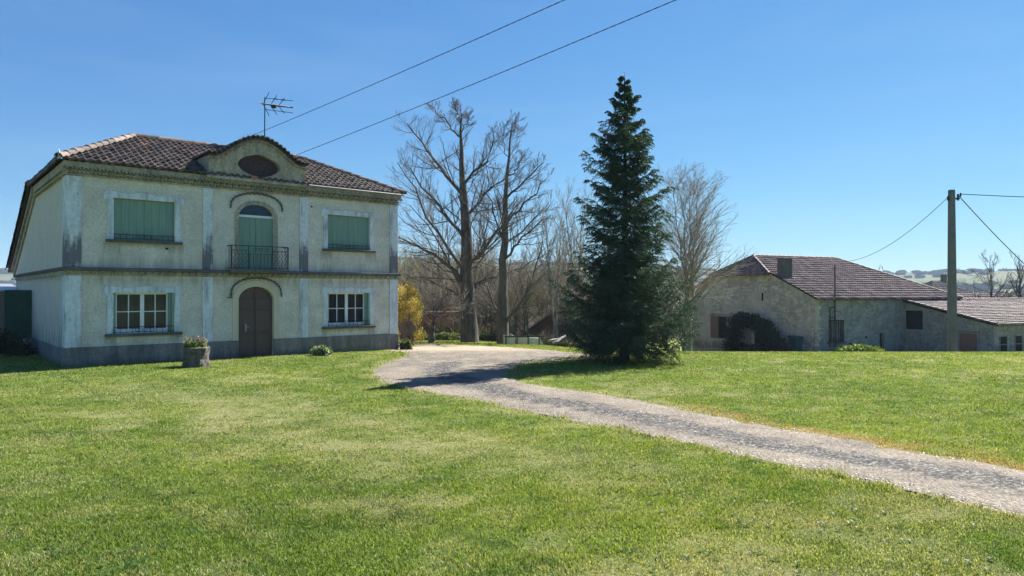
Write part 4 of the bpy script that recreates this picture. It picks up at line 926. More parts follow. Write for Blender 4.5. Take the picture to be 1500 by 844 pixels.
def proto_tree(name, seed, H_, spread, stems=1, mt='bark2', mw='twig2', k1=20, k2=8, k3=5, up=.9, ang=(25, 50), l1=.5, trad=.016, bare_to=.25, tr=.006, wob=.1, k4=0):
    r_ = np.random.default_rng(seed); TP = []; TR = []
    for s in range(stems):
        x0 = r_.normal(0, .12, 2) * (stems > 1); a = r_.uniform(0, 6.28); lean = spread * (.12 if stems == 1 else .4)
        pts = [(x0[0], x0[1], -.2), (x0[0] + lean * .2 * math.cos(a), x0[1] + lean * .2 * math.sin(a), H_ * .35), (x0[0] + lean * .6 * math.cos(a), x0[1] + lean * .6 * math.sin(a), H_ * .7), (x0[0] + lean * math.cos(a), x0[1] + lean * math.sin(a), H_ * r_.uniform(.9, 1.02))]
        w_ = poly_resample(pts, 12); w_[1:] += r_.normal(0, .012 * H_ ** .7, (11, 3)); TP.append(w_); TR.append(np.linspace(H_ * trad, H_ * trad * .06 + .005, 12))
    TP = np.array(TP); TR = np.array(TR); parts = [tubes_np(TP, TR, 8)]
    P1, R1 = grow(TP, TR, k1, bare_to, 1, ang, l1 * spread / H_ * 2.2, up, 6, .5, wob, r_=r_); parts.append(tubes_np(P1, R1, 5))
    P2, R2 = grow(P1, R1, k2, .12, 1, (20, 45), .45, up * .7, 4, .55, .1, tr, r_=r_); P3, R3 = grow(P2, R2, k3, .15, 1, (18, 45), .5, up * .4, 3, .6, .12, tr * .7, r_=r_)
    tw_ = [tubes_np(P2, R2, 4), tubes_np(P3, R3, 3)]
    if k4: P4, R4 = grow(P3, R3, k4, .2, 1, (20, 50), .6, 0, 3, .7, .15, tr * .6, r_=r_); tw_.append(tubes_np(P4, R4, 3))
    return parts, tw_
# broom-shaped bare tree right of the spruce, poplars left of it
def place_proto(name, label, x, y, parts, twigs, mt, mw, group=None, rz=0, sc=1):
    t = finish_tree(name, label, 'tree', (0, 0, 0), parts, twigs, mt, mw, group); t.location = (x, y, gz(x, y)); t.rotation_euler = (0, 0, rz); t.scale = (sc, sc, sc); return t
p, tw = proto_tree('t', 21, 11.4, 3.0, 4, k1=34, k2=11, k3=6, up=-.02, ang=(28, 52), l1=.74, trad=.009, bare_to=.25, tr=.0075, wob=.05)
place_proto('broom_tree', 'tall fan-shaped bare tree with fine upswept twigs behind the right side of the spruce', 11.3, 44.5, p, tw, 'bark2', 'twig2')
p, tw = proto_tree('t', 22, 9.8, 1.9, 2, k1=30, k2=9, k3=5, up=.4, ang=(22, 42), l1=.9, trad=.011, bare_to=.3)
v0 = at(846, 500, 46); place_proto('bare_poplar', 'pale upright bare tree touching the left side of the spruce', v0.x, v0.y, p, tw, 'bark2', 'twig2')
p, tw = proto_tree('t', 23, 8.4, 1.7, 2, k1=28, k2=9, k3=5, up=.4, ang=(22, 44), l1=.9, trad=.012, bare_to=.3)
v0 = at(812, 500, 43); place_proto('bare_birch', 'pale slim bare tree with a whitish trunk between the slender tree and the spruce', v0.x, v0.y, p, tw, 'bark2', 'twig2')
# thicket
protos = []
for k in range(4):
    p, tw = proto_tree('t', 31 + k, [4.2, 5.2, 3.4, 4.6][k], [2.4, 2.2, 2.4, 2.0][k], [4, 3, 6, 4][k], k1=16, k2=9, k3=6, up=.5, ang=(30, 62), l1=.55, trad=.012, bare_to=.12, tr=.008, wob=.16, mt='bark')
    protos.append((p, tw))
spots = [(596, 47, 1.0), (612, 50, 1.1), (640, 46, .9), (655, 52, 1.1), (668, 45, .8), (700, 47, 1.), (716, 44, .8), (728, 52, 1.1), (757, 46, .95), (770, 42, .85), (782, 50, 1.1), (795, 45, .9), (808, 54, 1.2), (826, 48, 1.0), (838, 44, .85), (855, 50, 1.1), (872, 46, 1.), (586, 43, .9), (625, 56, 1.3), (690, 58, 1.3), (745, 58, 1.3), (800, 60, 1.3), (895, 52, 1.1), (940, 56, 1.1), (975, 53, 1.2), (575, 55, 1.2), (765, 62, 1.5), (665, 64, 1.5), (605, 66, 1.5), (715, 66, 1.5), (840, 64, 1.5), (1000, 60, 1.0)]
pobs = []
TL = 'one of the bare brown brushwood trees in the thicket behind the two big bare trees'
for i, (px, Y, s) in enumerate(spots):
    x = (px - 750) / F * Y
    if i < 4: o = place_proto('thicket_tree', TL, x, Y, *protos[i], 'bark', 'twig3' if i % 2 else 'twig2', 'bare trees in the thicket'); pobs.append(o)
    else: o = copy_tree(pobs[i % 4])
    o.location = (x, Y, gz(x, Y)); o.rotation_euler = (0, 0, i * 1.7); o.scale = (s, s, s)
def scrub():
    n = 26000; y = rng.uniform(41, 62, n); x = (rng.uniform(575, 900, n) - 750) / F * y; z = G(x, y); cl = fbm(x, y, 2.4, 91)
    k = cl > .46; x, y, z, cl = x[k], y[k], z[k], cl[k]; n = len(x); h = rng.uniform(.3, 1.5, n) * (cl * 1.2)
    P = np.empty((n, 3, 3)); P[:, 0] = np.stack([x, y, z], 1); P[:, 1] = P[:, 0] + np.stack([rng.normal(0, .12, n), rng.normal(0, .12, n), h * .6], 1); P[:, 2] = P[:, 1] + np.stack([rng.normal(0, .25, n), rng.normal(0, .25, n), h * .4], 1)
    v, f = tubes_np(P, np.tile(np.array([.011, .009, .005]), (n, 1)), 3); c = np.array([(.17, .14, .1), (.24, .22, .13), (.1, .12, .05), (.3, .26, .18)]); col = np.repeat(c[rng.integers(0, 4, n)], len(f) // n, axis=0)
    return link_mesh('undergrowth', v, f, M['leaf'], None, False, col)
tag(scrub(), 'tangled dry brambles and brushwood under the bare trees', 'undergrowth', kind='stuff')
for i, (px, Y, r, h, lab) in enumerate([(650, 39, .8, .5, 'low green shrub in the grass just left of the massive trunk'), (665, 40, .7, .45, 'pale green low shrub touching the left of the massive trunk'), (618, 38.5, .6, .4, 'low green shrub beside the yellow bush'), (715, 41, .8, .5, 'low dark shrub between the two big bare trees'), (825, 42, .7, .45, 'low bluish shrub at the foot of the pale whitish trunk')]):
    x = (px - 750) / F * Y; weeds('low_shrub', lab, 'shrub', x, Y, r, h, 1400, [(.06, .09, .03), (.1, .13, .05), (.16, .19, .08)], .07)

# spruce
def spruce():
    bx, by = 3.52, 22.0; bz = gz(bx, by); Ht = 9.05; r_ = np.random.default_rng(5)
    t = thing('spruce_tree', 'tall dark blue-green spruce standing on the grass island beside the drive', 'tree', (bx, by, bz))
    hs = np.array([0, .08, .17, .24, .3, .36, .44, .54, .66, .76, .86, .93, .98, 1.0]); ws = np.array([1.9, 2.15, 2.15, 1.95, 1.62, 1.45, 1.42, 1.2, 1.1, .82, .5, .24, .05, .02])
    tp = np.array([[0, 0, -.15], [0, 0, Ht * .3], [.03, 0, Ht * .6], [0, 0, Ht * .99]]); tp = poly_resample(tp, 12); link_mesh('trunk', *tubes_np(tp[None], np.linspace(.17, .012, 12)[None], 10), M['sprucebark'], t, True)
    S = []; Rr = []; T0 = []
    z = .72
    while z < Ht * .965:
        fz = z / Ht; wdt = np.interp(fz, hs, ws); nb = int(5 if fz > .75 else (7 if fz > .38 else 11)); a0 = r_.uniform(0, 6.28)
        for k in range(nb):
            a = a0 + k * 6.283 / nb + r_.normal(0, .2); L = wdt * np.clip(r_.normal(.88, .27), .4, 1.4); zz = z + r_.normal(0, .07)
            if fz < .34 and math.cos(a) > .2: L *= 1.06
            if fz < .38: L = min(L, wdt * 1.15)
            if fz < .12: L *= .9
            e0 = np.interp(fz, [0, .3, .7, 1], [-.16, -.1, .12, .45]); pts = []
            for j in range(8):
                q = j / 7; drop = L * (e0 * q - .22 * math.sin(q * 3.14) * (1 - fz) + .2 * q ** 3 * (.6 + .6 * (1 - fz)))
                pts.append((math.cos(a) * L * q, math.sin(a) * L * q, max(zz + drop, .3 + .12 * r_.random())))
            S.append(pts); Rr.append(np.linspace(.028 * (1 - fz) + .008, .004, 8))
        z += (.2 + .09 * r_.random()) * (1.0 if fz < .8 else 1.15)
    S.append([(0, 0, Ht * .9 + (Ht * .1) * j / 7) for j in range(8)]); Rr.append(np.linspace(.014, .006, 8))
    P = np.array(S); RR = np.array(Rr); nB = len(P)
    # side shoots: lie in the branch plane, hang slightly
    def shoots(P, RR, k, t0, lf, ang, droop, npts=4):
        M_, n, _ = P.shape; tt = t0 + (1 - t0) * (np.arange(k)[None] + r_.random((M_, k))) / k; idx = tt * (n - 1); a = np.clip(idx.astype(int), 0, n - 2); fr = (idx - a)[..., None]; mi = np.arange(M_)[:, None]
        S_ = P[mi, a] * (1 - fr) + P[mi, a + 1] * fr; T = P[mi, a + 1] - P[mi, a]; T /= np.linalg.norm(T, axis=2, keepdims=True) + 1e-9
        side = np.cross(T, np.array([0, 0, 1.])); side /= np.linalg.norm(side, axis=2, keepdims=True) + 1e-9; sg = np.where((np.arange(k) % 2)[None, :, None] == 0, 1, -1)
        an_ = np.radians(r_.uniform(*ang, (M_, k)))[..., None]; D = T * np.cos(an_) + side * sg * np.sin(an_) + r_.normal(0, .15, T.shape)
        Lp = np.linalg.norm(np.diff(P, axis=1), axis=2).sum(1)[:, None]; ln = Lp * lf * (1.15 - .8 * tt) * r_.uniform(.6, 1.25, (M_, k)) + .05
        m = M_ * k; D = D.reshape(m, 3); S_ = S_.reshape(m, 3); ln = ln.reshape(m); Q = np.empty((m, npts, 3)); Q[:, 0] = S_
        for j in range(1, npts):
            D[:, 2] += droop; D /= np.linalg.norm(D, axis=1, keepdims=True); Q[:, j] = Q[:, j - 1] + D * (ln / (npts - 1))[:, None]
        return Q, np.tile(np.linspace(.006, .002, npts), (m, 1))
    P2, R2 = shoots(P[:-1], RR[:-1], 20, .13, .37, (35, 65), -.17); P3, R3 = shoots(P2, R2, 6, .12, .5, (30, 60), -.34, 3)
    link_mesh('branch', *join_np([tubes_np(P, RR, 5), tubes_np(P2, R2, 3)]), M['sprucebark'], t, False)
    # needles
    def needles(P, k, ln, wd):
        M_, n, _ = P.shape; tt = (np.arange(k)[None] + r_.random((M_, k))) / k; idx = tt * (n - 1) * .999; a = idx.astype(int); fr = (idx - a)[..., None]; mi = np.arange(M_)[:, None]
        S_ = P[mi, a] * (1 - fr) + P[mi, a + 1] * fr; T = P[mi, a + 1] - P[mi, a]; T /= np.linalg.norm(T, axis=2, keepdims=True) + 1e-9
        rv = r_.normal(size=S_.shape); rv -= (rv * T).sum(2, keepdims=True) * T; rv /= np.linalg.norm(rv, axis=2, keepdims=True) + 1e-9
        D = T * .7 + rv * .75; D /= np.linalg.norm(D, axis=2, keepdims=True); B = np.cross(D, rv); B /= np.linalg.norm(B, axis=2, keepdims=True) + 1e-9; l = ln * r_.uniform(.7, 1.3, tt.shape)[..., None]
        V = np.stack([S_ - B * wd, S_ + B * wd, S_ + D * l], 2); return V.reshape(-1, 3)
    V = np.concatenate([needles(P, 36, .05, .010), needles(P2, 20, .05, .010), needles(P3, 11, .045, .010)]); m = len(V) // 3
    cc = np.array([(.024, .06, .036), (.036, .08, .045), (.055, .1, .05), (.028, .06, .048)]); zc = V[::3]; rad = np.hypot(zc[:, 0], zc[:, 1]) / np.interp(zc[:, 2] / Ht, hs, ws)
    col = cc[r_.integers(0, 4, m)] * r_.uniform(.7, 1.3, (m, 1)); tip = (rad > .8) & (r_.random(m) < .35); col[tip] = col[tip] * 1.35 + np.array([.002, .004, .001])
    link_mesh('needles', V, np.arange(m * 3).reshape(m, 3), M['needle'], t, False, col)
spruce()

# ------------------------------------------------------------------ farmhouse
FA = R(25); FK = (20.7, 48.0)
farm = thing('stone_farmhouse', 'long low stone farmhouse with a half-hipped tiled roof and chimney at the right', 'farmhouse', (*FK, 0), FA)
FE, FR_ = 1.78, 4.92; HH = 3.53; yh = 3.9; FW, FL = 14.0, 15.0; BZ = -3.6
add('gable_wall', 'stone', lambda b: (b.prism([(0, BZ), (FW, BZ), (FW, FE), (FW - yh, HH), (yh, HH), (0, FE)], 0, .4), setattr(b, 'v', [(y, x, z) for x, y, z in b.v])), farm)
def longw(b):
    holes = [(1.25, 2.75, -1.25, .25), (6.4, 6.95, -2.9, -.75)]
    X = sorted({.4, FL} | {h[0] for h in holes} | {h[1] for h in holes}); Z = sorted({BZ, FE} | {h[2] for h in holes} | {h[3] for h in holes})
    for i in range(len(X) - 1):
        for j in range(len(Z) - 1):
            cx = (X[i] + X[i + 1]) / 2; cz = (Z[j] + Z[j + 1]) / 2
            if not any(h[0] < cx < h[1] and h[2] < cz < h[3] for h in holes): b.add([(X[i], 0, Z[j]), (X[i + 1], 0, Z[j]), (X[i + 1], 0, Z[j + 1]), (X[i], 0, Z[j + 1])], [(0, 1, 2, 3)])
    for x0, x1, z0, z1 in holes:
        for (p_, q_) in (((x0, z0), (x0, z1)), ((x1, z0), (x1, z1)), ((x0, z0), (x1, z0)), ((x0, z1), (x1, z1))): b.add([(p_[0], 0, p_[1]), (q_[0], 0, q_[1]), (q_[0], .3, q_[1]), (p_[0], .3, p_[1])], [(0, 1, 2, 3)])
        b.box(x0, x1, .3, .32, z0, z1)
    b.add([(FL, 0, BZ), (FL, FW, BZ), (FL, FW, FE), (FL, 0, FE)], [(0, 1, 2, 3)]); b.add([(0.4, FW, BZ), (FL, FW, BZ), (FL, FW, FE), (0.4, FW, FE)], [(0, 1, 2, 3)])
add('wall', 'stone2', longw, farm, recalc=False)
# corner quoins and plaster patches
add('quoin', 'stone', lambda b: [b.box(-.03, .32 + .16 * (k % 2), -.03, .0, -3 + k * .36, -3 + k * .36 + .34, .015) for k in range(13)] + [b.box(-.03, 0, .001, .32 + .16 * ((k + 1) % 2), -3 + k * .36, -3 + k * .36 + .34, .015) for k in range(13)], farm)
ov = .35; sl = (FR_ - FE) / 7.0; z0 = FE - ov * sl + .06
fl = math.hypot(7 + ov, (7 + ov) * sl); Vf = Vector((0, 7 + ov, (7 + ov) * sl)).normalized(); vh = fl * (yh + ov) / (7 + ov); SB = 1.2
rt = 4.8
froof = tiles((0, -ov, z0), (1, 0, 0), Vf, 0, Vector((1, 0, 0)).cross(Vf), lambda v: -.2 if v < vh else -.2 + (SB + .2) * (v - vh) / (fl - vh), lambda v: FL + .3 - (rt + .3) * v / fl, fl, tw=.24, tl=.42, kind='canal', mat=M['tile2'], parent=farm)
Vf2 = Vector((0, -(7 + ov), (7 + ov) * sl)).normalized()
tiles((0, FW + ov, z0), (-1, 0, 0), Vf2, 0, Vector((-1, 0, 0)).cross(Vf2), lambda v: -(FL + .3 - (rt + .3) * v / fl), lambda v: .2 if v < vh else .2 - (SB + .2) * (v - vh) / (fl - vh), fl, tw=.24, tl=.42, kind='canal', mat=M['tile2'], parent=froof, name='rear_slope')
zr = z0 + (7 + ov) * sl; zhh = z0 + (yh + ov) * sl - .12
Vh = Vector((SB + .45, 0, zr - zhh)).normalized(); hl = math.hypot(SB + .45, zr - zhh)
tiles((-.45, 0, zhh), (0, -1, 0), Vh, 0, Vector((0, -1, 0)).cross(Vh), lambda v: -(FW - yh + .2) + (FW - yh + .2 - 7) * v / hl, lambda v: -(yh - .2) - (7 - yh + .2) * v / hl, hl, tw=.24, tl=.3, kind='canal', mat=M['tile2'], parent=froof, name='hip_slope')
Vh = Vector((-(rt + .3), 0, zr - z0)).normalized(); hl2 = math.hypot(rt + .3, zr - z0)
tiles((FL + .3, 0, z0), (0, 1, 0), Vh, 0, Vector((0, 1, 0)).cross(Vh), lambda v: -ov + (7 + ov) * v / hl2, lambda v: FW + ov - (7 + ov) * v / hl2, hl2, tw=.24, tl=.42, kind='canal', mat=M['tile2'], parent=froof, name='hip_slope')
rb = MB(); ap = (SB, 7, zr + .04); ridge_run(rb, ap, (FL - rt, 7, zr + .04), .14, .45); ridge_run(rb, (-.4, yh - .15, zhh + .06), ap, .13, .45); ridge_run(rb, (-.4, FW - yh + .15, zhh + .06), ap, .13, .45)
ridge_run(rb, (FL + .3, -ov, z0 + .05), (FL - rt, 7, zr + .03), .13, .45); rb.build('ridge_tile', M['ridge'], froof, recalc=False, col=True)
for xx in (1.2, 2.7, 4.2, 5.85, 8.1): 
    p0 = Vector((xx, 2.9, z0 + (2.9 + ov) * sl)); add('glass_tile', 'glasstile', lambda b: b.box(xx, xx + .3, 2.85, 3.1, p0.z + .05, p0.z + .13, M=None), froof)
add('chimney', 'stringdark', lambda b: (b.box(.1, .98, 2.9, 3.5, 2.4, 4.6, .02), b.box(.05, 1.03, 2.85, 3.55, 4.601, 4.67, .02)), froof)
# gable openings
fw = add('window', 'dark', lambda b: b.box(-.02, .0, 8.65, 9.55, -1.5, .25), farm)
add('shutter', 'redwood', lambda b: (shutter_leaf(b, 0, .92, 0, -1.52, .27), setattr(b, 'v', [(-.03 - y, 9.57 + x, z) for x, y, z in b.v])), fw); add('shutter', 'redwood', lambda b: (shutter_leaf(b, 0, .92, 0, -1.52, .27), setattr(b, 'v', [(-.03 - y, 7.7 + x, z) for x, y, z in b.v])), fw)
add('lintel', 'stone2', lambda b: b.box(-.05, .0, 7.6, 10.6, .28, .5, .01), fw)
fdd = add('door', 'dark', lambda b: b.box(-.02, 0, 4.3, 5.6, -2.9, -.25), farm); add('door_jamb', 'cream', lambda b: b.box(-.08, 0, 5.62, 5.88, -2.9, -.2, .01), fdd)
add('slit_window', 'dark', lambda b: b.box(-.015, 0, 4.75, 4.9, 1.55, 2.15), farm)
bw = add('barred_window', 'iron', lambda b: [b.tube([(1.3 + .17 * k, -.06, -1.25), (1.3 + .17 * k, -.06, .25)], .022, 5) for k in range(9)] + [b.box(1.22, 2.78, -.08, -.05, zz, zz + .05) for zz in (-1.25, .2)], farm)
add('sill', 'stringdark', lambda b: b.box(1.1, 2.9, -.14, 0, -1.38, -1.26, .01), bw)
add('narrow_door', 'dark', lambda b: b.box(6.42, 6.93, .25, .29, -3, -.77), farm)
for q_ in ((5.3, 5.7, -1.95, -1.6), (4.9, 5.1, -1.1, -.95), (3.3, 3.5, -1.5, -1.35)): add('vent', 'dark', lambda b: b.box(q_[0], q_[1], -.012, 0, q_[2], q_[3]), farm)
# wing
WX = 9.1; WY = -6.3; zt, zb = 1.54, .09
wg = thing('stone_lean_to', 'low stone outbuilding with a shallow pinkish tiled roof joined to the right of the farmhouse', 'outbuilding', (*FK, 0), FA)
def sidew(b):
    b.prism([(WY, BZ), (-.02, BZ), (-.02, zt - .1), (WY, zb - .1)], WX, WX + .35); b.v = [(y, x, z) for x, y, z in b.v]
add('side_wall', 'stone2', sidew, wg); add('wall', 'stone2', lambda b: (b.box(WX + .35, 27, WY, WY + .3, BZ, zb - .08), b.box(26.7, 27, WY + .3, -.02, BZ, zb - .1)), wg)
Vw = Vector((0, 6.3 + .35, (zt - zb) * 6.65 / 6.3)).normalized(); wl = 6.65 / Vw.y
wr = tiles((0, WY - .35, zb - .08), (1, 0, 0), Vw, 0, Vector((1, 0, 0)).cross(Vw), lambda v: WX - .25, lambda v: 27.3, wl, tw=.24, tl=.42, kind='canal', mat=M['tile3'], parent=wg)
rb = MB(); ridge_run(rb, (WX - .22, WY - .3, zb), (WX - .22, 0, zt + .08), .12, .45); ridge_run(rb, (15.2, .02, zt + .08), (27.3, .02, zt + .08), .13, .45); rb.build('ridge_tile', M['ridge'], wr, recalc=False, col=True)
add('opening', 'dark', lambda b: b.box(WX - .015, WX, -1.4, -.12, -.5, .85), wg)
wd_ = add('door', 'redwood', lambda b: (shutter_leaf(b, 0, 1.15, 0, -2.9, -.6), setattr(b, 'v', [(WX - .01 - y, -5.2 + x, z) for x, y, z in b.v])), wg); add('lintel', 'wood', lambda b: b.box(WX - .05, WX, -5.4, -3.7, -.58, -.42), wd_)
for xx in (9.75, 11.4, 13.5, 16):
    wi = add('window', 'dark', lambda b: b.box(xx, xx + .7, WY - .015, WY, -1.8, -.75), wg); add('frame', 'wood', lambda b: (b.box(xx - .06, xx, WY - .03, WY, -1.86, -.69), b.box(xx + .7, xx + .76, WY - .03, WY, -1.86, -.69), b.box(xx, xx + .7, WY - .03, WY - .016, -1.3, -1.24)), wi)
def F2W(x, y, z): return Vector((FK[0] + x * math.cos(FA) - y * math.sin(FA), FK[1] + x * math.sin(FA) + y * math.cos(FA), z))
# ivy heap, bin, ladder mast, weeds
ic = [F2W(-.9, y, z) for y, z in ((7.1, -1.9), (6.9, -.9), (6.4, -.05), (5.9, .1), (3.9, -.3), (3.3, -.9), (3.6, -1.8), (2.6, -1.5), (2.5, -2.1), (1.6, -2.0), (1.1, -2.3), (5.0, .0), (4.3, -2.1), (5.3, -2.4), (6.2, -2.2))]
iv = thing('ivy_heap', 'large dark overgrown bush against the farmhouse gable between the red shutters and the corner', 'bush', F2W(-.9, 3.6, gz(19, 51)))
o3 = Vector(iv.location)
leaf_cloud([c - o3 for c in ic], [(.75, .8, .65)] * len(ic), 15000, .1, [(.014, .03, .014), (.026, .05, .022), (.05, .075, .035)], parent=iv, shell=.1)
add('stem', 'bark', lambda b: [b.tube([(lambda c: (c.x - o3.x, c.y - o3.y, -.3))(F2W(-1.4, random.uniform(.3, 3.2), 0)), (lambda c: (c.x - o3.x, c.y - o3.y, random.uniform(.8, 1.9)))(F2W(-1.5, random.uniform(.3, 3.2), 0))], [.03, .01], 4) for _ in range(30)], iv)
bp = F2W(-1.1, .7, 0); bn = thing('wheelie_bin', 'dark blue-green wheeled bin at the farmhouse corner', 'bin', (bp.x, bp.y, gz(bp.x, bp.y)), FA)
M['bin'] = simple('bin_plastic', (.008, .05, .06), (.014, .07, .08), 3, .4, 0)
add('body', 'bin', lambda b: b.add([(-.25, -.3, .05), (.25, -.3, .05), (.25, .25, .05), (-.25, .25, .05), (-.33, -.38, 1.1), (.33, -.38, 1.1), (.33, .35, 1.1), (-.33, .35, 1.1)], [(0, 3, 2, 1), (4, 5, 6, 7), (0, 1, 5, 4), (1, 2, 6, 5), (2, 3, 7, 6), (3, 0, 4, 7)]), bn)
add('lid', 'bin', lambda b: b.add([(-.36, -.42, 1.11), (.36, -.42, 1.11), (.36, .4, 1.11), (-.36, .4, 1.11), (-.3, -.36, 1.18), (.3, -.36, 1.18), (.3, .4, 1.24), (-.3, .4, 1.24)], [(0, 3, 2, 1), (4, 5, 6, 7), (0, 1, 5, 4), (1, 2, 6, 5), (2, 3, 7, 6), (3, 0, 4, 7)]), bn)
for s in (-1, 1): add('wheel', 'iron', lambda b: b.tube([(s * .24, .3, .1), (s * .3, .3, .1)], .1, 12), bn)
mp = F2W(1.75, -.12, 0); ms = thing('service_mast', 'thin dark metal mast rising from the farmhouse wall above its eaves', 'mast', (mp.x, mp.y, 0), FA)
add('pole', 'iron', lambda b: b.tube([(0, 0, -1.6), (0, 0, 4.05)], .045, 6), ms)
add('bracket', 'iron', lambda b: (b.box(-.5, .05, -.03, .03, 1.1, 1.16), b.box(-.45, .0, -.03, .03, .4, .46), b.box(-.5, -.45, -.03, .03, -1.6, 1.1), b.box(-.03, .03, .031, .12, .8, .86)), ms)
q = F2W(1.6, -2.2, 0); weeds('grass_mound', 'bright weedy tuft on the lawn edge below the barred farmhouse window', 'plant', q.x, q.y, 1.5, .62, 4200, [(.12, .2, .03), (.2, .27, .05), (.1, .16, .03)], .09)

# ------------------------------------------------------------------ utility pole and wires
plp = at(1394.5, 521, 33); plp.z = gz(plp.x, plp.y); up_ = thing('utility_pole', 'tall tapering concrete utility pole on the right lawn', 'utility pole', plp); Hp = at(1394, 278, 33).z - plp.z
def pole(b):
    a, c = .19, .12; b.add([(-a, -.13, -.2), (a, -.13, -.2), (a, .13, -.2), (-a, .13, -.2), (-c * 1.05, -.1, Hp), (c * 1.05, -.1, Hp), (c * 1.05, .1, Hp), (-c * 1.05, .1, Hp)], [(0, 3, 2, 1), (4, 5, 6, 7), (0, 1, 5, 4), (1, 2, 6, 5), (2, 3, 7, 6), (3, 0, 4, 7)])
    bm = bmesh.new(); me = bpy.data.meshes.new('x'); me.from_pydata(b.v, [], b.f); bm.from_mesh(me); bmesh.ops.bevel(bm, geom=bm.edges[:], offset=.025, segments=2, affect='EDGES'); bm.verts.index_update()
    b.v = [tuple(q.co) for q in bm.verts]; b.f = [tuple(q.index for q in g.verts) for g in bm.faces]; b.c = [(1, 1, 1)] * len(b.f); bm.free()
add('shaft', 'concrete', pole, up_)
add('bolt_hole', 'dark', lambda b: [b.tube([(0, -.135 + .03 * z / Hp, z), (0, -.1 + .03 * z / Hp, z)], .02, 8) for z in np.arange(1.5, Hp - .4, .9)], up_)
add('bracket', 'iron', lambda b: (b.box(.148, .36, -.05, .05, Hp - .45, Hp - .38), b.tube([(.3, 0, Hp - .5), (.3, 0, Hp - .2)], .05, 8), b.tube([(.42, 0, Hp - .32), (.42, 0, Hp - .15)], .04, 8), b.box(-.19, -.148, -.05, .05, Hp - .5, Hp - .3)), up_)
def wire(name, label, a, b_, sag, r=.016, n=40, twist=True):
    a = Vector(a); b_ = Vector(b_); pts = [a.lerp(b_, k / n) - Vector((0, 0, sag * 4 * (k / n) * (1 - k / n))) for k in range(n + 1)]
    mb = MB()
    if twist:
        L = (b_ - a).length; m = int(L / .07); c1, c2 = [], []
        for k in range(m + 1):
            u = k / m; p = a.lerp(b_, u) - Vector((0, 0, sag * 4 * u * (1 - u))); th = u * L / .42 * 6.283; e = Vector((0, math.cos(th), math.sin(th))) * r * 1.1
            c1.append(p + e); c2.append(p - e)
        mb.tube(c1, r * .85, 4); mb.tube(c2, r * .85, 4)
    else: mb.tube(pts, r, 5)
    o = mb.build(name, M['cable'], None, recalc=False); tag(o, label, 'cable'); return o
w1a = H2W(.42, 3.6, 7.86); e1 = at(805, 0, 13.5); d = (e1 - w1a); wire('overhead_cable', 'upper of two twisted black cables crossing the sky above the house', w1a, w1a + d * 1.6, .12, .0065)
w2a = H2W(1.3, .5, 6.95); e2 = at(970, 0, 13.0); d = (e2 - w2a); wire('overhead_cable', 'lower of two twisted black cables, passing over the top of the largest bare tree', w2a, w2a + d * 1.6, .1, .0065)
pt = Vector((plp.x, plp.y, plp.z + Hp - .3))
wire('overhead_cable', 'sagging black cable from the utility pole down to the farmhouse roof', pt + Vector((-.17, 0, -.05)), F2W(FL - 6.2, 6.2, 4.75), 1.0, .014, twist=False)
wire('overhead_cable', 'black cable running nearly level from the pole top out to the right', pt + Vector((.42, 0, .1)), (56, 24, 8.5), 1.3, .018, twist=False)
wire('overhead_cable', 'thick twisted cable dropping steeply from the pole top to the lower right', pt + Vector((.35, 0, .0)), at(1560, 440, 40), .2, .017)

# ------------------------------------------------------------------ things beyond
# low barrier and slabs under the trees
bx_ = onground(735, 499); B0 = Vector((at(736, 499, 35).x, 35, 0)); zg = gz(B0.x, 35)
lb = thing('low_barrier', 'low white panel barrier with dark rail and posts under the slender bare tree', 'barrier', (B0.x, 35, zg), R(-4))
for k in range(3): add('panel', 'cream', lambda b: b.add([(.05 + k * .63, 0, .02), (.6 + k * .63, 0, .02), (.6 + k * .63 + (.18 if k == 2 else 0), .02, .02), (.05 + k * .63, 0, .34 + (.16 if k == 0 else 0)), (.6 + k * .63, 0, .34 - (.0 if k < 2 else .02)), (.05 + k * .63, .03, .34), (.6 + k * .63, .03, .34), (.05 + k * .63, .03, .02)], [(0, 1, 4, 3), (1, 2, 6, 4), (5, 6, 2, 7), (3, 4, 6, 5)]), lb)
add('rail', 'greend', lambda b: b.box(.1, 1.95, -.06, -.02, .36, .44, .006), lb)
for k in range(4): add('post', 'greend', lambda b: b.box(.15 + k * .55, .21 + k * .55, -.08, -.061, 0, .5 if k != 2 else 1.35), lb)
sp_ = at(785, 499, 38); zz = gz(sp_.x, 38)
st_ = thing('slab_pile', 'heap of pale broken stone slabs and boards behind the low white barrier', 'rubble', (sp_.x, 38, zz))
def slabs(b):
    for k in range(8):
        Mx = Matrix.Translation((random.uniform(-1.2, 1.4), random.uniform(-.5, .5), random.uniform(.1, .55))) @ Matrix.Rotation(random.uniform(-.7, .7), 4, 'Y') @ Matrix.Rotation(random.uniform(0, 3), 4, 'Z') @ Matrix.Rotation(random.uniform(-.4, .4), 4, 'X')
        b.box(-.5, .5, -.16, .16, -.04, .04, .012, M=Mx)
slab_o = add('slab', 'stone2', slabs, st_)
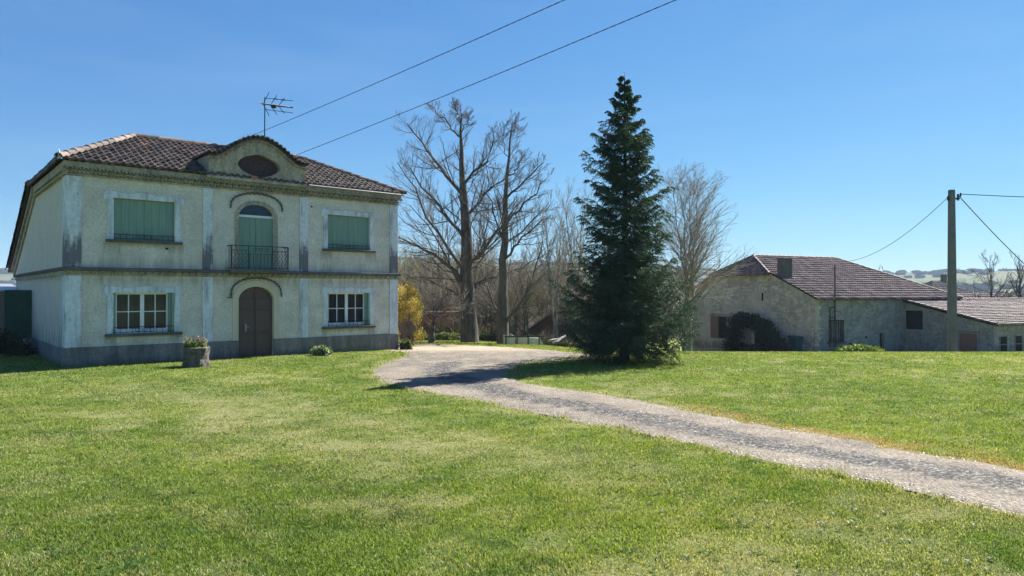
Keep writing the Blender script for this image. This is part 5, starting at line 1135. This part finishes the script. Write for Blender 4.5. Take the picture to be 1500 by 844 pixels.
# red tiled barn behind the thicket
rs = at(822, 500, 44.5); zz = gz(rs.x, 44.5)
bn2 = thing('red_barn', 'low reddish brick barn behind the thicket left of the spruce', 'barn', (rs.x, 44.5, zz), R(8))
M['brick'] = simple('red_brick', (.15, .08, .062), (.23, .125, .095), 5, .9, .5, 22)
add('wall', 'brick', lambda b: b.prism([(-2.4, -.5), (2.6, -.5), (2.6, 1.0), (.2, 2.6), (-2.4, .9)], 0, 7), bn2)
add('roof', 'tile3', lambda b: (b.add([(-2.7, -.3, .75), (.2, -.3, 2.7), (.2, 7.3, 2.7), (-2.7, 7.3, .75)], [(0, 1, 2, 3)], (.4, .4, .4)), b.add([(2.9, -.3, .85), (.2, -.3, 2.7), (.2, 7.3, 2.7), (2.9, 7.3, .85)], [(0, 1, 2, 3)], (.4, .4, .4)), b.add([(-2.7, -.3, .67), (.2, -.3, 2.62), (.2, 7.3, 2.62), (-2.7, 7.3, .67)], [(3, 2, 1, 0)], (.4, .4, .4)), b.add([(2.9, -.3, .77), (.2, -.3, 2.62), (.2, 7.3, 2.62), (2.9, 7.3, .77)], [(0, 1, 2, 3)], (.4, .4, .4))), bn2, recalc=False, col=True)
# brown clay wall seen between the trunks
bw_ = at(636, 498, 42); zz = gz(bw_.x, 47)
tag(link_mesh('clay_wall', *(lambda b: (b.v, b.f))(MB().box(-3.2, 1.9, 0, .4, -.5, 1.62, .04)), M['brick']), 'long low reddish brown wall seen between the small fruit tree and the massive trunk', 'wall').location = (bw_.x, 42, gz(bw_.x, 42))
# small far house, barn roof right
def hip_house(name, label, cat, x, y, z, w_, d_, ze, zr_, rz, wm, tm, rl=.3, wins=()):
    t = thing(name, label, cat, (x, y, z), rz); add('wall', wm, lambda b: b.box(-w_ / 2, w_ / 2, 0, d_, -4, ze), t)
    o_ = .4; a = w_ / 2 * rl; pl_ = math.hypot(d_ / 2 + o_, zr_ - ze); W2 = w_ / 2 + o_; rf = None
    for k, (org, U, V_, hw_, top) in enumerate([((0, -o_, ze), (1, 0, 0), (0, d_ / 2 + o_, zr_ - ze), W2, a), ((0, d_ + o_, ze), (-1, 0, 0), (0, -(d_ / 2 + o_), zr_ - ze), W2, a),
            ((-W2, d_ / 2, ze), (0, -1, 0), (W2 - a, 0, zr_ - ze), d_ / 2 + o_, 0.01), ((W2, d_ / 2, ze), (0, 1, 0), (-(W2 - a), 0, zr_ - ze), d_ / 2 + o_, .01)]):
        U = Vector(U); V_ = Vector(V_); L = V_.length; V_.normalize()
        o2 = tiles(org, U, V_, 0, U.cross(V_), lambda v: -hw_ + (hw_ - top) * v / L, lambda v: hw_ - (hw_ - top) * v / L, L, tw=.4, tl=.6, kind='canal', mat=M[tm], parent=rf or t, name='roof' if k == 0 else 'roof_slope')
        rf = rf or o2
    for wx in wins: add('window', 'dark', lambda b: b.box(wx, wx + .9, -.02, 0, ze - 2, ze - .8), t)
    return t
hp = at(1402, 440, 105); th_ = hip_house('distant_house', 'small cream house with a hipped tiled roof far behind the utility pole', 'house', hp.x, 105, -2.4, 8, 8, 3.9, 6.4, R(10), 'cream', 'tile3', .15, (-2.5, 1.2))
add('chimney', 'stringdark', lambda b: b.box(1.2, 1.9, 4, 4.6, 5, 7.4, .03), th_)
hp = at(1475, 452, 78); hip_house('brown_roofed_barn', 'barn with a broad brown tiled roof at the far right behind the lean-to', 'barn', hp.x + 2, 78, -3.2, 15, 10, 3.0, 5.2, R(20), 'cream', 'tile2', .6)
# trees behind the farm
p, tw = proto_tree('t', 51, 8.8, 3.4, 1, k1=20, k2=9, k3=5, up=.35, ang=(35, 70), l1=.6, trad=.022, bare_to=.3, tr=.012, wob=.2)
v0 = at(1455, 460, 66); place_proto('gnarled_tree', 'gnarled spreading bare tree to the right of the utility pole', v0.x, v0.y, p, tw, 'bark', 'twig')
p, tw = proto_tree('t', 52, 8.6, 2.6, 1, k1=20, k2=9, k3=5, up=.7, ang=(25, 60), l1=.6, trad=.03, bare_to=.25, tr=.012, wob=.15)
v0 = at(1497, 460, 64); place_proto('ivy_clad_tree', 'dark-trunked bare tree cut by the right edge of the photograph', v0.x, v0.y, p, tw, 'bark', 'twig')
p, tw = proto_tree('t', 53, 8.0, 1.2, 3, k1=12, k2=6, k3=3, up=1.3, ang=(15, 35), l1=.45, trad=.016, bare_to=.35, tr=.012)
v0 = at(1292, 460, 72); tt = place_proto('pollard_tree', 'small leafless pollard tree rising behind the farmhouse roof', v0.x, v0.y, p, tw, 'bark', 'twig')
leaf_cloud([(0, 0, 4.6), (0, 0, 5.3), (0, 0, 6.0)], [(.35, .35, .6)] * 3, 900, .12, [(.05, .06, .03), (.1, .1, .05)], parent=tt, name='ivy', shell=.2)
v0 = at(1324, 440, 90); ev = thing('evergreen_clump', 'dark round evergreen tree behind the right end of the farmhouse roof', 'tree', (v0.x, 90, gz(v0.x, 90)))
leaf_cloud([(0, 0, 6.2), (-.8, 0, 5.6), (.9, .3, 5.5), (1.3, 0, 4.5), (-1.3, 0, 4.4), (0, 0, 4.6)], [(.9, .9, .9)] * 6, 6000, .16, [(.015, .035, .015), (.03, .055, .02), (.05, .08, .03)], parent=ev, name='crown', shell=.3)
add('trunk', 'bark', lambda b: b.tube([(0, 0, -.3), (0, 0, 5)], [.3, .15], 7), ev)
v0 = at(1422, 430, 95); cy = thing('cypress_tree', 'narrow dark conifer in front of the small cream house', 'tree', (v0.x, 95, gz(v0.x, 95)))
leaf_cloud([(0, 0, 3.4), (0, 0, 4.8), (0, 0, 6.0), (0, 0, 6.8)], [(.55, .5, 1), (.5, .5, 1), (.4, .4, .9), (.2, .2, .6)], 2600, .15, [(.015, .03, .02), (.03, .05, .03)], parent=cy, name='crown', shell=.3)
add('trunk', 'bark', lambda b: b.tube([(0, 0, -.3), (0, 0, 4)], [.15, .08], 6), cy)
def woods():   # hedgerows and woods on the far hills
    n = 9000; az = rng.uniform(-48, 48, n); r = np.exp(rng.uniform(np.log(190), np.log(2000), n)); x = r * np.sin(np.radians(az)); y = r * np.cos(np.radians(az))
    a = fbm(x, y, 160, 61, 3); b = np.abs(np.sin(x / 150 + 2 * vnoise(x, y, 200, 5)) * np.cos(y / 95 + 2 * vnoise(x, y, 180, 7))); k = (a > .57) | (b < .07)
    x, y, r = x[k], y[k], r[k]; n = len(x); z = G(x, y); s = rng.uniform(2.2, 4.5, n) * (.7 + r / 1800)
    bm = bmesh.new(); bmesh.ops.create_icosphere(bm, subdivisions=2, radius=1); bv = np.array([q.co[:] for q in bm.verts]); bm.verts.index_update(); bf = np.array([[q.index for q in g.verts] for g in bm.faces]); bm.free()
    V = bv[None] * s[:, None, None] * rng.uniform(.65, 1.3, (n, len(bv), 1)) * np.array([1.5, 1.5, .6]); V = V + np.stack([x, y, z + s * .35], 1)[:, None]
    f = (bf[None] + np.arange(n)[:, None, None] * len(bv)).reshape(-1, 3); c = np.array([(.012, .02, .012), (.022, .024, .016), (.03, .027, .022), (.016, .024, .012)]); col = np.repeat(c[rng.integers(0, 4, n)] * rng.uniform(.8, 1.2, (n, 1)), len(bf), axis=0)
    return link_mesh('distant_woods', V.reshape(-1, 3), f, M['leaf0'], None, False, col)
M['leaf0'] = foliage('woods', 0, spec=0.0)
tag(woods(), 'woods and hedgerows scattered over the far hillsides', 'woods', kind='stuff')

# ------------------------------------------------------------------ haze over the valley
hz = MB().box(-3600, 3600, -150, 3400, -60, 95)
hm = bpy.data.materials.new('haze'); hm.use_nodes = True; n_ = hm.node_tree; n_.nodes.clear(); ho = n_.nodes.new('ShaderNodeOutputMaterial'); pv = n_.nodes.new('ShaderNodeVolumePrincipled')
pv.inputs['Density'].default_value = .00022; pv.inputs['Color'].default_value = (.6, .78, 1, 1); n_.links.new(pv.outputs[0], ho.inputs['Volume'])
tag(hz.build('haze', hm), kind='stuff')
